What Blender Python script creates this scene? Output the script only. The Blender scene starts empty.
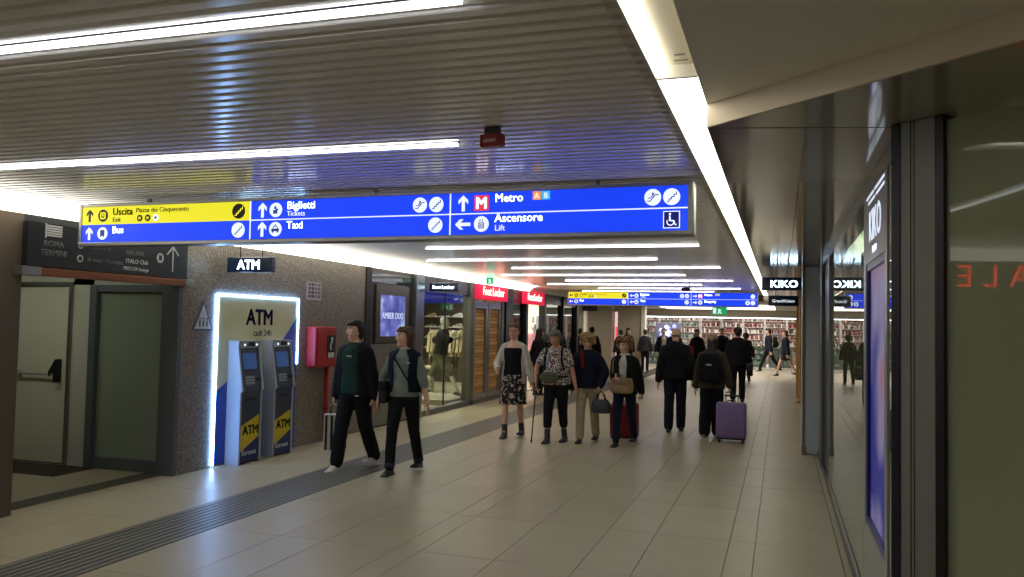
import bpy, bmesh, math, random
from mathutils import Vector, Matrix
random.seed(7)
scene = bpy.context.scene
COL = scene.collection
# ------------------------------------------------------------------ camera
FPX, YAW, PITCH, ROLL, CAMH = 826.8, 0.31464565, 0.0438873, 0.02001435, 1.70
fwd = Vector((-math.sin(YAW)*math.cos(PITCH), math.cos(YAW)*math.cos(PITCH), math.sin(PITCH)))
r0 = Vector((math.cos(YAW), math.sin(YAW), 0)); u0 = r0.cross(fwd)
rgt = r0*math.cos(ROLL) + u0*math.sin(ROLL); upv = rgt.cross(fwd)
cd = bpy.data.cameras.new('camera'); cam = bpy.data.objects.new('camera', cd); COL.objects.link(cam)
cd.sensor_width = 36.0; cd.lens = FPX/1024*36; cd.clip_start = 0.05; cd.clip_end = 200
m3 = Matrix((rgt, upv, -fwd)).transposed()
cam.matrix_world = Matrix.Translation((0, 0, CAMH)) @ m3.to_4x4()
scene.camera = cam
# ------------------------------------------------------------------ world, exposure
w = bpy.data.worlds.new('world'); scene.world = w; w.use_nodes = True
w.node_tree.nodes['Background'].inputs[0].default_value = (0.5, 0.55, 0.6, 1)
w.node_tree.nodes['Background'].inputs[1].default_value = 0.02
vs = scene.view_settings
vs.view_transform = 'Standard'; vs.look = 'None'; vs.gamma = 1; vs.use_curve_mapping = False
vs.exposure = 0.68
LED = 5.0      # ceiling light lines
COVE = 2.6      # long cove diffusers
# ------------------------------------------------------------------ materials
MATS = {}
def srgb(c):
    return tuple(((v/255)/12.92 if v/255 <= 0.04045 else ((v/255+0.055)/1.055)**2.4) for v in c)
def mat(name, rgb=(128,128,128), rough=0.5, metal=0.0, emit=None, estr=0.0, var=0.0, vscale=8.0, spec=0.5, bump=0.0, bscale=40.0, stretch=None):
    if name in MATS: return MATS[name]
    m = bpy.data.materials.new(name); m.use_nodes = True; MATS[name] = m
    nt = m.node_tree; b = nt.nodes['Principled BSDF']
    c = srgb(rgb)
    b.inputs['Base Color'].default_value = (*c, 1)
    b.inputs['Roughness'].default_value = rough
    b.inputs['Metallic'].default_value = metal
    b.inputs['Specular IOR Level'].default_value = spec
    if emit is not None:
        b.inputs['Emission Color'].default_value = (*srgb(emit), 1)
        b.inputs['Emission Strength'].default_value = estr
    if var or bump:
        tc = nt.nodes.new('ShaderNodeTexCoord'); mp = nt.nodes.new('ShaderNodeMapping')
        nt.links.new(tc.outputs['Object'], mp.inputs['Vector'])
        if stretch: mp.inputs['Scale'].default_value = stretch
    if var:
        n = nt.nodes.new('ShaderNodeTexNoise'); n.inputs['Scale'].default_value = vscale; n.inputs['Detail'].default_value = 4
        nt.links.new(mp.outputs['Vector'], n.inputs['Vector'])
        r = nt.nodes.new('ShaderNodeValToRGB')
        r.color_ramp.elements[0].position = 0.3; r.color_ramp.elements[1].position = 0.7
        r.color_ramp.elements[0].color = (*[v*(1-var) for v in c], 1); r.color_ramp.elements[1].color = (*[min(1, v*(1+var)) for v in c], 1)
        nt.links.new(n.outputs['Fac'], r.inputs['Fac']); nt.links.new(r.outputs['Color'], b.inputs['Base Color'])
    if bump:
        n2 = nt.nodes.new('ShaderNodeTexNoise'); n2.inputs['Scale'].default_value = bscale
        nt.links.new(mp.outputs['Vector'], n2.inputs['Vector'])
        bp = nt.nodes.new('ShaderNodeBump'); bp.inputs['Strength'].default_value = bump; bp.inputs['Distance'].default_value = 0.01
        nt.links.new(n2.outputs['Fac'], bp.inputs['Height']); nt.links.new(bp.outputs['Normal'], b.inputs['Normal'])
    return m
def speckle(name, cols, scale, rough=0.4, spots=None):
    """stone / print built from voronoi cells with a colour ramp"""
    if name in MATS: return MATS[name]
    m = bpy.data.materials.new(name); m.use_nodes = True; MATS[name] = m
    nt = m.node_tree; b = nt.nodes['Principled BSDF']; b.inputs['Roughness'].default_value = rough
    tc = nt.nodes.new('ShaderNodeTexCoord'); v = nt.nodes.new('ShaderNodeTexVoronoi'); v.inputs['Scale'].default_value = scale
    nt.links.new(tc.outputs['Object'], v.inputs['Vector'])
    sx = nt.nodes.new('ShaderNodeSeparateColor'); nt.links.new(v.outputs['Color'], sx.inputs['Color'])
    r = nt.nodes.new('ShaderNodeValToRGB'); r.color_ramp.interpolation = 'CONSTANT'
    els = r.color_ramp.elements
    while len(els) < len(cols): els.new(0.5)
    for i, (p, c) in enumerate(cols):
        els[i].position = p; els[i].color = (*srgb(c), 1)
    nt.links.new(sx.outputs[0], r.inputs['Fac']); nt.links.new(r.outputs['Color'], b.inputs['Base Color'])
    return m
def blotch(name, dark, light, scale, thr=0.55, rough=0.8, third=None):
    """printed fabric: warped noise thresholds"""
    if name in MATS: return MATS[name]
    m = bpy.data.materials.new(name); m.use_nodes = True; MATS[name] = m
    nt = m.node_tree; b = nt.nodes['Principled BSDF']; b.inputs['Roughness'].default_value = rough
    tc = nt.nodes.new('ShaderNodeTexCoord'); n = nt.nodes.new('ShaderNodeTexNoise'); n.inputs['Scale'].default_value = scale; n.inputs['Detail'].default_value = 1
    nt.links.new(tc.outputs['Object'], n.inputs['Vector'])
    r = nt.nodes.new('ShaderNodeValToRGB'); r.color_ramp.interpolation = 'CONSTANT'; els = r.color_ramp.elements
    els[0].position = 0; els[0].color = (*srgb(dark), 1); els[1].position = thr; els[1].color = (*srgb(light), 1)
    if third:
        e = els.new(thr+0.09); e.color = (*srgb(third), 1)
    nt.links.new(n.outputs['Fac'], r.inputs['Fac']); nt.links.new(r.outputs['Color'], b.inputs['Base Color'])
    return m
def glass(name, tint=(225,235,230), rough=0.0, ior=1.5, haze=0.0, hazecol=(120,125,110)):
    """pane: clear where looked through square-on, mirror-like at a glancing angle"""
    if name in MATS: return MATS[name]
    m = bpy.data.materials.new(name); m.use_nodes = True; MATS[name] = m
    nt = m.node_tree; nt.nodes.clear()
    o = nt.nodes.new('ShaderNodeOutputMaterial'); mix = nt.nodes.new('ShaderNodeMixShader')
    tr = nt.nodes.new('ShaderNodeBsdfTransparent'); tr.inputs[0].default_value = (*srgb(tint), 1)
    gl = nt.nodes.new('ShaderNodeBsdfGlossy'); gl.inputs['Roughness'].default_value = rough
    fr = nt.nodes.new('ShaderNodeFresnel'); ge = nt.nodes.new('ShaderNodeNewGeometry'); ma = nt.nodes.new('ShaderNodeMath'); ma.operation = 'MULTIPLY_ADD'
    ma.inputs[1].default_value = 1/ior-ior; ma.inputs[2].default_value = ior
    nt.links.new(ge.outputs['Backfacing'], ma.inputs[0]); nt.links.new(ma.outputs[0], fr.inputs['IOR'])   # same reflectance on both faces of a pane
    nt.links.new(fr.outputs[0], mix.inputs[0])
    src = tr
    if haze:
        df = nt.nodes.new('ShaderNodeBsdfDiffuse'); df.inputs[0].default_value = (*srgb(hazecol), 1)
        m2 = nt.nodes.new('ShaderNodeMixShader'); m2.inputs[0].default_value = haze
        nt.links.new(tr.outputs[0], m2.inputs[1]); nt.links.new(df.outputs[0], m2.inputs[2]); src = m2
    nt.links.new(src.outputs[0], mix.inputs[1]); nt.links.new(gl.outputs[0], mix.inputs[2]); nt.links.new(mix.outputs[0], o.inputs[0])
    return m
def emis(name, rgb, s):
    return mat(name, rgb, 0.5, 0, rgb, s)
# ------------------------------------------------------------------ mesh helpers
class MB:
    def __init__(self): self.v = []; self.f = []
    def add(self, vs, fs):
        o = len(self.v); self.v += [tuple(p) for p in vs]; self.f += [tuple(i+o for i in f) for f in fs]; return self
    def box(self, x0, x1, y0, y1, z0, z1, bev=0.0):
        if x0 > x1: x0, x1 = x1, x0
        if y0 > y1: y0, y1 = y1, y0
        if z0 > z1: z0, z1 = z1, z0
        if bev <= 0:
            return self.add([(x0,y0,z0),(x1,y0,z0),(x1,y1,z0),(x0,y1,z0),(x0,y0,z1),(x1,y0,z1),(x1,y1,z1),(x0,y1,z1)],
                            [(0,3,2,1),(4,5,6,7),(0,1,5,4),(1,2,6,5),(2,3,7,6),(3,0,4,7)])
        b = min(bev, (x1-x0)*.45, (y1-y0)*.45, (z1-z0)*.45); bm = bmesh.new()
        bmesh.ops.create_cube(bm, size=1, matrix=Matrix.Translation(((x0+x1)/2,(y0+y1)/2,(z0+z1)/2)) @ Matrix.Diagonal((x1-x0,y1-y0,z1-z0,1)))
        bmesh.ops.bevel(bm, geom=bm.edges[:], offset=b, segments=2, affect='EDGES', profile=0.6)
        return self.bm(bm)
    def bm(self, bm, M=None):
        bm.verts.index_update()
        self.add([(M @ v.co if M else v.co) for v in bm.verts], [[v.index for v in f.verts] for f in bm.faces]); bm.free(); return self
    def prism(self, poly, axis, a, b):
        """poly: list of 2-D points in the two other axes (in xyz order), extruded along axis from a to b"""
        n = len(poly)
        def P(p, t):
            return {'x': (t, p[0], p[1]), 'y': (p[0], t, p[1]), 'z': (p[0], p[1], t)}[axis]
        vs = [P(p, a) for p in poly] + [P(p, b) for p in poly]
        fs = [tuple(range(n))[::-1], tuple(range(n, 2*n))] + [(i, (i+1) % n, n+(i+1) % n, n+i) for i in range(n)]
        return self.add(vs, fs)
    def loft(self, rings, cap=True, closed=False):
        n = len(rings[0]); vs = [p for r in rings for p in r]; fs = []
        for k in range(len(rings)-1):
            for i in range(n):
                j = (i+1) % n; fs.append((k*n+i, k*n+j, (k+1)*n+j, (k+1)*n+i))
        if cap:
            fs.append(tuple(range(n))[::-1]); fs.append(tuple((len(rings)-1)*n+i for i in range(n)))
        return self.add(vs, fs)
    def tube(self, pts, rad, seg=10, flat=None, side=None, dome=True):
        """tapered tube along pts; rad: list of radii; flat: ratio of second radius; side: reference direction of first radius"""
        pts = [Vector(p) for p in pts]; rings = []
        if dome:
            d0 = (pts[0]-pts[1]).normalized(); d1 = (pts[-1]-pts[-2]).normalized()
            q = [pts[0]+d0*rad[0]*0.85, pts[0]+d0*rad[0]*0.5] + pts + [pts[-1]+d1*rad[-1]*0.5, pts[-1]+d1*rad[-1]*0.85]
            rr = [rad[0]*0.35, rad[0]*0.82] + list(rad) + [rad[-1]*0.82, rad[-1]*0.35]
        else: q, rr = pts, list(rad)
        ref = Vector(side) if side else None
        for i, p in enumerate(q):
            t = (q[min(i+1, len(q)-1)] - q[max(i-1, 0)]).normalized()
            s = ref if ref else (Vector((1,0,0)) if abs(t.x) < 0.8 else Vector((0,1,0)))
            a = (s - t*s.dot(t)).normalized(); b = t.cross(a)
            fl = flat if flat else 1.0
            rings.append([p + a*rr[i]*math.cos(2*math.pi*k/seg) + b*rr[i]*fl*math.sin(2*math.pi*k/seg) for k in range(seg)])
        return self.loft(rings)
    def ell(self, c, r, seg=12, rings=8, M=None):
        bm = bmesh.new(); bmesh.ops.create_uvsphere(bm, u_segments=seg, v_segments=rings, radius=1)
        T = Matrix.Translation(c) @ (M.to_4x4() if M else Matrix.Identity(4)) @ Matrix.Diagonal((*r, 1))
        return self.bm(bm, T)
    def disc(self, c, r, axis='y', t=0.004, seg=20, ry=None):
        ry = ry or r
        o = {'x': (1,2), 'y': (0,2), 'z': (0,1)}[axis]; k = 'xyz'.index(axis)
        poly = [(c[o[0]]+r*math.cos(2*math.pi*i/seg), c[o[1]]+ry*math.sin(2*math.pi*i/seg)) for i in range(seg)]
        return self.prism(poly, axis, c[k], c[k]+t)
    def xform(self, M):
        self.v = [tuple(M @ Vector(p)) for p in self.v]; return self
    def mesh(self, name, m=None, smooth=False):
        me = bpy.data.meshes.new(name); me.from_pydata(self.v, [], self.f)
        b = bmesh.new(); b.from_mesh(me); bmesh.ops.recalc_face_normals(b, faces=b.faces); b.to_mesh(me); b.free()
        if smooth: me.shade_smooth()
        if m: me.materials.append(m)
        return me
    def build(self, name, m, parent=None, smooth=False, world=True):
        off = Vector((0,0,0))
        if parent is not None and world:
            p = parent
            while p: off += p.location; p = p.parent
            self.v = [tuple(Vector(q)-off) for q in self.v]
        o = bpy.data.objects.new(name, self.mesh(name, m, smooth)); COL.objects.link(o)
        if parent is not None: o.parent = parent
        return o
def B(x0, x1, y0, y1, z0, z1, bev=0.0): return MB().box(x0, x1, y0, y1, z0, z1, bev)
def tag(o, label=None, cat=None, group=None, kind=None):
    if label: o['label'] = label
    if cat: o['category'] = cat
    if group: o['group'] = group
    if kind: o['kind'] = kind
    return o
def thing(name, loc, label, cat, group=None, rz=0.0):
    e = bpy.data.objects.new(name, None); COL.objects.link(e); e.empty_display_size = 0.1
    e.location = loc; e.rotation_euler = (0, 0, rz)
    return tag(e, label, cat, group)
def struct(name, mb, m, label, cat=None, smooth=False):
    o = mb.build(name, m, None, smooth); tag(o, label, cat or 'structure', kind='structure'); return o
def copy_tree(o, parent=None):
    c = o.copy(); COL.objects.link(c); c.parent = parent
    for ch in [q for q in bpy.data.objects if q.parent == o]: copy_tree(ch, c)
    return c
def text(name, body, loc, size, m, parent, face='-y', align='LEFT', bold=0.0, ext=0.002, sx=1.0, mirror=False):
    """flat lettering as mesh. face: direction the writing looks towards"""
    cu = bpy.data.curves.new(name, 'FONT'); cu.body = body; cu.size = size; cu.align_x = align; cu.align_y = 'BOTTOM_BASELINE'
    cu.extrude = ext; cu.resolution_u = 2
    t = bpy.data.objects.new(name, cu); me = bpy.data.meshes.new_from_object(t)
    bpy.data.objects.remove(t); bpy.data.curves.remove(cu)
    X, U = {'-y': ((1,0,0),(0,0,1)), 'y': ((-1,0,0),(0,0,1)), 'x': ((0,1,0),(0,0,1)), '-x': ((0,-1,0),(0,0,1))}[face]
    X = Vector(X)*sx*(-1 if mirror else 1); U = Vector(U); N = Vector(X).normalized().cross(U)
    R = Matrix((X, U, N)).transposed().to_4x4()
    off = Vector((0,0,0)); p = parent
    while p: off += p.location; p = p.parent
    me.transform(Matrix.Translation(Vector(loc)-off) @ R)
    if bold:                                                   # heavier strokes: shifted copies of the same glyphs
        bm = bmesh.new()
        for dx, dz in ((-1,0),(1,0),(0,1),(0,-1),(0,0)):
            c = me.copy(); c.transform(Matrix.Translation(X.normalized()*dx*bold + U*dz*bold)); bm.from_mesh(c); bpy.data.meshes.remove(c)
        bm.to_mesh(me); bm.free()
    me.materials.clear(); me.materials.append(m)
    o = bpy.data.objects.new(name, me); COL.objects.link(o)
    if parent: o.parent = parent
    return o
# ================================================================== STRUCTURE
WX, RX = -6.2, 0.49          # left wall face, right shopfront face
CZ = 2.70                    # underside of the slatted ceiling
M_grout = mat('floor grout', (52,48,42), 0.8)
def tile_mat(name, c):
    m = mat(name, c, 0.38, 0, var=0.06, vscale=2.2, spec=0.5)
    return m
M_tile = tile_mat('beige porcelain', (171,161,134)); M_tile2 = tile_mat('beige porcelain paler', (174,164,138)); M_tile3 = tile_mat('beige porcelain warmer', (168,157,130))
M_tact = mat('tactile strip', (112,110,104), 0.4, var=0.08, vscale=3)
M_slat = mat('slat lacquer', (246,244,240), 0.18, 0.0, var=0.02, vscale=1.5)
M_slatend = mat('slat end', (210,205,190), 0.5)
M_black = mat('black', (16,16,18), 0.5)
M_darkmetal = mat('dark metal', (38,40,44), 0.35, 0.6)
M_alu = mat('aluminium', (150,150,148), 0.32, 0.85)
M_alud = mat('aluminium dull', (112,112,110), 0.42, 0.7)
M_steel = mat('brushed steel', (140,142,144), 0.28, 0.9, bump=0.05, bscale=60, stretch=(1,1,.05))
M_white = mat('white paint', (222,220,212), 0.5)
M_beige = mat('beige soffit', (243,239,228), 0.5, 0.0, var=0.03, vscale=1.0)
M_gloss = mat('glossy brown ceiling', (168,162,148), 0.10, 0.3, var=0.06, vscale=0.6)
M_cove = emis('cove diffuser', (255,250,232), COVE)
M_led = emis('led line', (250,250,255), LED)
M_granite = speckle('brown granite', [(0,(124,114,102)),(.3,(142,131,117)),(.55,(104,97,88)),(.75,(160,149,134)),(.9,(84,79,73))], 95, 0.35)
M_lam = mat('brown laminate', (96,84,70), 0.45, var=0.12, vscale=3, stretch=(1,1,.1))
M_dwall = mat('dark fascia', (44,44,46), 0.45)
M_cream = mat('cream door', (206,204,184), 0.45)
M_mat = mat('door mat', (50,42,36), 0.9)
M_glass = glass('clear glass'); M_glassd = glass('dark glass', (120,130,128)); M_glassg = glass('green glass', (190,215,200), haze=0.6, hazecol=(170,180,160))
# ---- floor with tiles
floor = struct('floor', B(-12, 4.2, -5, 46, -0.12, -0.006), M_grout, 'beige porcelain tiled floor of the underground passage', 'floor')
edges = [-6.20,-5.62,-5.02,-4.37,-3.75,-3.35,-2.75,-2.55,-1.96,-1.36,-0.97,-0.38,-0.18,0.44]
tmesh = {}
def tile_mesh(wd, ln, m):
    k = (round(wd,3), ln, m.name)
    if k not in tmesh:
        g = 0.003; c = 0.0022; x, y = wd/2-g/2, ln/2-g/2
        v = [(-x,-y,-.012),(x,-y,-.012),(x,y,-.012),(-x,y,-.012),(-x,-y,-c),(x,-y,-c),(x,y,-c),(-x,y,-c),(-x+c,-y+c,0),(x-c,-y+c,0),(x-c,y-c,0),(-x+c,y-c,0)]
        f = [(0,1,5,4),(1,2,6,5),(2,3,7,6),(3,0,4,7),(4,5,9,8),(5,6,10,9),(6,7,11,10),(7,4,8,11),(8,9,10,11)]
        tmesh[k] = MB().add(v, f).mesh('tile', m)
    return tmesh[k]
PIT = 1.22
far = MB(); n = 0
rows = [5.73 + PIT*k for k in range(-3, 33)]
for r, y0 in enumerate(rows):
    for c in range(len(edges)-1):
        if c == 2: continue
        wd = edges[c+1]-edges[c]; cx = (edges[c+1]+edges[c])/2; cy = y0+PIT/2
        if n < 288 and y0 > 3.0:
            o = bpy.data.objects.new('tile', tile_mesh(wd, PIT, random.choice((M_tile, M_tile, M_tile2, M_tile3)))); COL.objects.link(o)
            o.location = (cx, cy, 0); o.parent = floor; n += 1
        elif y0 < 41:
            far.box(cx-wd/2+.002, cx+wd/2-.002, y0+.002, y0+PIT-.002, -.012, 0)
for y0 in [26.5+PIT*k for k in range(16)]:                       # hall floor left and right of the passage width
    for x0 in (-12, -11.4, -10.8, -10.2, -9.6, -9, -8.4, -7.8, -7.2, -6.6, 0.5, 1.1, 1.7, 2.3, 2.9, 3.5):
        far.box(x0+.002, min(x0+.598, -6.202 if x0 < 0 else 9), y0+.002, y0+PIT-.002, -.012, 0)
far.box(-6.198, 0.44, -5, 2.06, -.012, 0); far.prism([(.525,-5),(2.6,-5),(2.6,2.15),(.525,3.8)],'z',-.012,0); far.box(0.445, 0.52, -5, 46, -.012, -.001)
fo = far.build('far_tiles', M_tile, floor); tag(fo, kind='stuff')
# ribbed tactile strip along the left side
ts = B(-5.018, -4.373, -5, 27, -.012, -.003).build('tactile_strip', M_tact, floor)
for k in range(9): B(-4.98+k*.07, -4.98+k*.07+.035, -5, 27, -.004, .003).build('rib', M_tact, ts)
# ---- slatted ceiling
ceil = struct('ceiling', B(-6.35, -0.478, -5, 26, 2.765, 2.9), M_black, 'dark glossy slatted metal ceiling of the passage', 'ceiling')
SP = 0.095
poly = [(-.047,2.762),(-.047,2.740),(-.041,2.734),(-.032,2.708),(-.025,2.703),(.025,2.703),(.032,2.708),(.041,2.734),(.047,2.740),(.047,2.762)]
sl = MB().prism(poly, 'x', -5.93, -0.53).mesh('slat', M_slat)
sp2 = [(-.037,2.762),(-.037,2.71),(-.026,2.699),(.026,2.699),(.037,2.71),(.037,2.762)]
se = MB().prism(sp2, 'x', -0.53, -0.495).mesh('slat_end', M_slatend)
y = 1.6
ns = 0
while y < 25.2:
    for me, nm in ((sl, 'slat'), (se, 'slat_end')):
        o = bpy.data.objects.new(nm, me); COL.objects.link(o); o.location = (0, y, 0); o.parent = ceil
    y += SP; ns += 1
B(-5.93, -0.495, -5, 1.55, 2.703, 2.762).build('ceiling_sheet', M_slat, ceil)
B(-0.492, -0.48, -5, 25.6, 2.695, 2.765).build('edge_trim', M_white, ceil)
# ---- left cove light: curved diffusers between slats and wall
cove = thing('cove_light', (WX, 0, 2.57), 'long curved white cove light where the left wall meets the slatted ceiling', 'light')
prof = [(-5.925,2.703),(-5.99,2.70),(-6.06,2.685),(-6.12,2.655),(-6.165,2.62),(-6.19,2.575)]
back = [(-6.22,2.575),(-6.22,2.74),(-5.925,2.74)]
y = -5.0
while y < 20.4:
    MB().prism(prof+back, 'y', y, min(y+1.797, 20.5)).build('diffuser', M_cove, cove); y += 1.8
bh = struct('trim_1', MB().prism(prof+back, 'y', 20.52, 26), M_beige, 'beige curved bulkhead continuing past the end of the cove light', 'trim')
# ---- right cove light
rc = thing('cove_light', (-0.4, 0, 2.70), 'straight white cove light between slatted ceiling and glossy brown soffit', 'light')
y = 3.32
while y < 25: MB().box(-0.478, -0.322, y, min(y+1.797, 25), 2.704, 2.712).build('diffuser', M_cove, rc); y += 1.8
led = B(-0.476, -0.452, -5, 3.31, 2.722, 2.732).build('led_strip', emis('cove led', (255,250,236), COVE*2.2), rc)
wb = B(-0.478, -0.318, -5, 3.32, 2.752, 2.76).build('open_cove_board', mat('cove board', (214,206,186), 0.55), rc)
B(-0.478, -0.32, 3.30, 3.32, 2.70, 2.752).build('end_plate', M_white, rc)
lb = B(-0.395, -0.355, 3.17, 3.185, 2.750, 2.752).build('label_strip', mat('label grey', (120,116,104), .6), rc); B(-0.405, -0.35, 3.24, 3.25, 2.750, 2.752).build('label_strip', MATS['label grey'], rc)
# ---- right soffits
struct('ceiling_upper', MB().prism([(-0.318,-5),(2.75,-5),(2.75,0.995),(-0.318,3.735)], 'z', 2.70, 2.9), M_beige, 'matte beige raised ceiling panel at the upper right', 'ceiling')
struct('ceiling_glossy', MB().prism([(-0.318,3.757),(2.75,1.017),(2.75,13),(0.75,13),(0.75,25),(-0.318,25)], 'z', 2.60, 2.9), M_gloss, 'glossy brown metal soffit above the right shopfront', 'ceiling')
struct('trim_2', MB().prism([(-0.318,3.735),(2.75,0.995),(2.75,1.015),(-0.318,3.755)], 'z', 2.597, 2.75), mat('riser', (214,200,178), .6), 'diagonal beige step between the raised panel and the glossy soffit', 'trim')
MB().prism([(-.318,3.76),(.46,3.93),(.46,3.934),(-.318,3.764)],'z',2.5985,2.6005).build('joint', M_black, bpy.data.objects['ceiling_glossy'])
seam = B(0.10, 0.104, 4.2, 25, 2.5985, 2.6005).build('joint', M_black, bpy.data.objects['ceiling_glossy'])
# ---- wall behind the camera
struct('wall_back', B(-6.35, 2.75, -5.1, -5.0, 0, 2.9), M_lam, 'plain brown wall across the passage behind the viewer', 'wall')
# ---- left wall: near piece, granite piece
struct('wall_left', B(WX-.2, WX, -5, 5.44, 0, 2.575), M_lam, 'dark brown wall pier at the left edge beside the door recess', 'wall')
struct('wall_granite', B(WX-.2, WX, 7.46, 11.64, 0, 2.575), M_granite, 'brown speckled granite wall behind the cash machines', 'wall')
# recess with doors
rec = struct('wall_recess', B(-9.6, WX-.2, 5.2, 5.44, 0, 2.575).box(-9.7,-9.6,5.2,7.8,0,2.575), M_lam, 'dim side walls of the door recess', 'wall')
rf = MB().box(WX-.2, -6.36, 7.46, 7.6, 0, 2.575).box(-7.75, -7.46, 7.5, 7.6, 0, 2.575).box(-9.6, -8.66, 7.5, 7.6, 0, 2.575).box(-9.6, -6.36, 7.5, 7.6, 2.06, 2.575)
struct('wall_recess_end', rf, mat('recess wall', (190,188,174), .6), 'pale grey wall of the recess holding two doors', 'wall')
struct('ceiling_recess', B(-9.7, WX-.2, 5.2, 7.8, 2.56, 2.62), M_white, 'low white ceiling inside the door recess', 'ceiling')
struct('wall_lintel', B(WX-.2, WX, 5.44, 7.46, 2.09, 2.575), M_dwall, 'dark lintel over the door recess', 'wall')
rfl = struct('floor_recess', B(-9.6, -6.2, 5.44, 7.5, -.006, -.001), M_tile3, 'tiled floor inside the door recess', 'floor')
B(-6.62, -6.36, 5.46, 7.44, -.002, .0015).build('threshold_strip', mat('threshold', (70,66,58), .5), rfl)
B(-9.0, -7.3, 6.9, 7.46, -.002, .004).build('door_mat', M_mat, rfl)
# fire door with push bar
d1 = struct('door_1', B(-8.66, -7.78, 7.52, 7.57, 0.01, 2.05), M_cream, 'cream fire door with a grey push bar in the recess', 'door')
MB().tube([(-8.5,7.47,1.02),(-7.95,7.47,1.02)], [.013,.013], 8).build('push_bar', mat('bar grey',(150,150,146),.4), d1)
pb = MB().prism([(-7.955,.94),(-7.905,.94),(-7.905,1.20),(-7.935,1.20),(-8.03,1.055),(-8.03,1.0),(-7.955,1.07)],'y',7.45,7.52).build('bar_bracket', M_black, d1)
B(-8.54,-8.49,7.45,7.52,.98,1.06,.01).build('bar_bracket', MATS['bar grey'], d1)
B(-7.79,-7.752,7.47,7.53,0,2.06).build('door_jamb', M_alu, d1)
B(-8.66,-7.75,7.48,7.52,2.05,2.09).build('door_head', M_alud, d1)
# framed glass door
d2 = struct('door_2', B(-7.38,-6.44,7.50,7.515,.12,2.0), M_glassg, 'greenish glass door in a dark grey frame beside the granite wall', 'door')
M_dframe = mat('dark door frame', (96,102,106), .4, .2)
for nm, b in (('frame_stile',(-7.46,-7.36,7.44,7.54,0,2.06)),('frame_stile',(-6.46,-6.36,7.44,7.54,0,2.06)),('frame_rail',(-7.36,-6.46,7.45,7.53,0,.13)),('frame_rail',(-7.36,-6.46,7.45,7.53,1.98,2.06))):
    B(*b, .006).build(nm, M_dframe, d2)
B(-7.30,-6.52,7.60,7.62,.05,2.0).build('backing_panel', mat('pale green panel', (150,165,148), .6), d2)
struct('door_frame_3', B(-6.37,-6.2,7.40,7.46,0,2.09).box(-6.41,-6.37,7.42,7.46,0,2.09), M_dframe, 'narrow dark frame where the recess meets the granite wall', 'trim')
# directory board and rail above the recess
brd = thing('directory_board', (WX, 5.43, 2.13), 'black directory board with white lettering above the door recess', 'sign')
B(WX, WX+.06, 5.43, 7.44, 2.125, 2.51).build('board', mat('board black', (24,25,30), .35), brd)
M_print = mat('pale print', (170,170,165), .6, emit=(170,170,165), estr=.12); M_printd = mat('dim print', (120,120,120), .6)
px = WX+.062
for k in range(5): B(px, px+.002, 5.60+.0, 5.78, 2.40+k*.021, 2.414+k*.021).build('emblem_bar', M_print, brd)
B(px, px+.002, 5.60, 5.615, 2.38, 2.51).build('emblem_bar', M_print, brd)
text('lettering', 'ROMA', (px,5.59,2.31), .075, M_printd, brd, 'x'); text('lettering', 'TERMINI', (px,5.56,2.23), .075, M_printd, brd, 'x')
for z, s in ((2.335,'Metro  A  B'),(2.21,'Ai treni - To trains')):
    MB().disc((px,5.99,z+.02), .034, 'x', .003).build('icon_disc', M_print, brd); MB().disc((px+.003,5.99,z+.02), .022, 'x', .002).build('icon_glyph', mat('board black2',(24,25,30),.5), brd)
    text('lettering', s, (px,6.07,z), .058, M_printd, brd, 'x')
text('lettering','ITALO Club',(px,6.55,2.235),.06,M_print,brd,'x'); text('lettering','FRECCIA lounge',(px,6.52,2.165),.05,M_print,brd,'x'); text('lettering','GALLERIA',(px,6.55,2.32),.055,M_printd,brd,'x')
MB().disc((px,7.02,2.32), .05, 'x', .003, 20).build('icon_disc', M_print, brd); B(px+.003,px+.005,6.998,7.042,2.295,2.35).build('icon_glyph', MATS['board black2'], brd)
MB().box(px,px+.003,7.20,7.215,2.19,2.45).build('arrow', M_print, brd)
MB().prism([(7.2075,2.465),(7.30,2.37),(7.29,2.36),(7.2075,2.443),(7.125,2.36),(7.115,2.37)],'x',px,px+.003).build('arrow', M_print, brd)
rl = thing('rail', (WX, 5.4, 2.06), 'orange brown wooden rail with steel end caps under the directory board', 'rail')
B(WX,WX+.09,5.55,7.38,2.045,2.115,.006).build('wood_bar', mat('orange wood',(140,82,44),.4,var=.15,vscale=4,stretch=(1,.15,1)), rl)
B(WX,WX+.10,5.36,5.55,2.04,2.12,.006).build('end_cap', M_alu, rl); B(WX,WX+.10,7.38,7.52,2.04,2.12,.006).build('end_cap', M_alu, rl)
# ---- information panel bay and pilaster left of the sports shop
struct('wall_panel', B(WX-.2, WX-.04, 11.64, 13.44, 0, 2.575), mat('bronze panel',(74,68,62),.35,.3), 'dark bronze wall bay with a display screen', 'wall')
struct('trim_3', B(WX-.1,WX+.02,11.62,11.80,0,2.575,.004), M_darkmetal, 'dark vertical post between granite wall and display bay', 'trim')
struct('trim_4', B(WX-.2,WX+.05,13.44,13.78,0,2.575,.01), M_steel, 'pale steel pilaster at the corner of the sports shop window', 'trim')
low = B(WX-.04,WX-.01,11.86,13.38,0.02,1.34,.004).build('lower_panel', mat('grey panel',(128,124,116),.4,.3), bpy.data.objects['wall_panel'])
B(WX-.04,WX-.02,11.86,13.38,2.34,2.5,.004).build('upper_panel', mat('dark glass panel',(40,42,48),.08), bpy.data.objects['wall_panel'])
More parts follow.
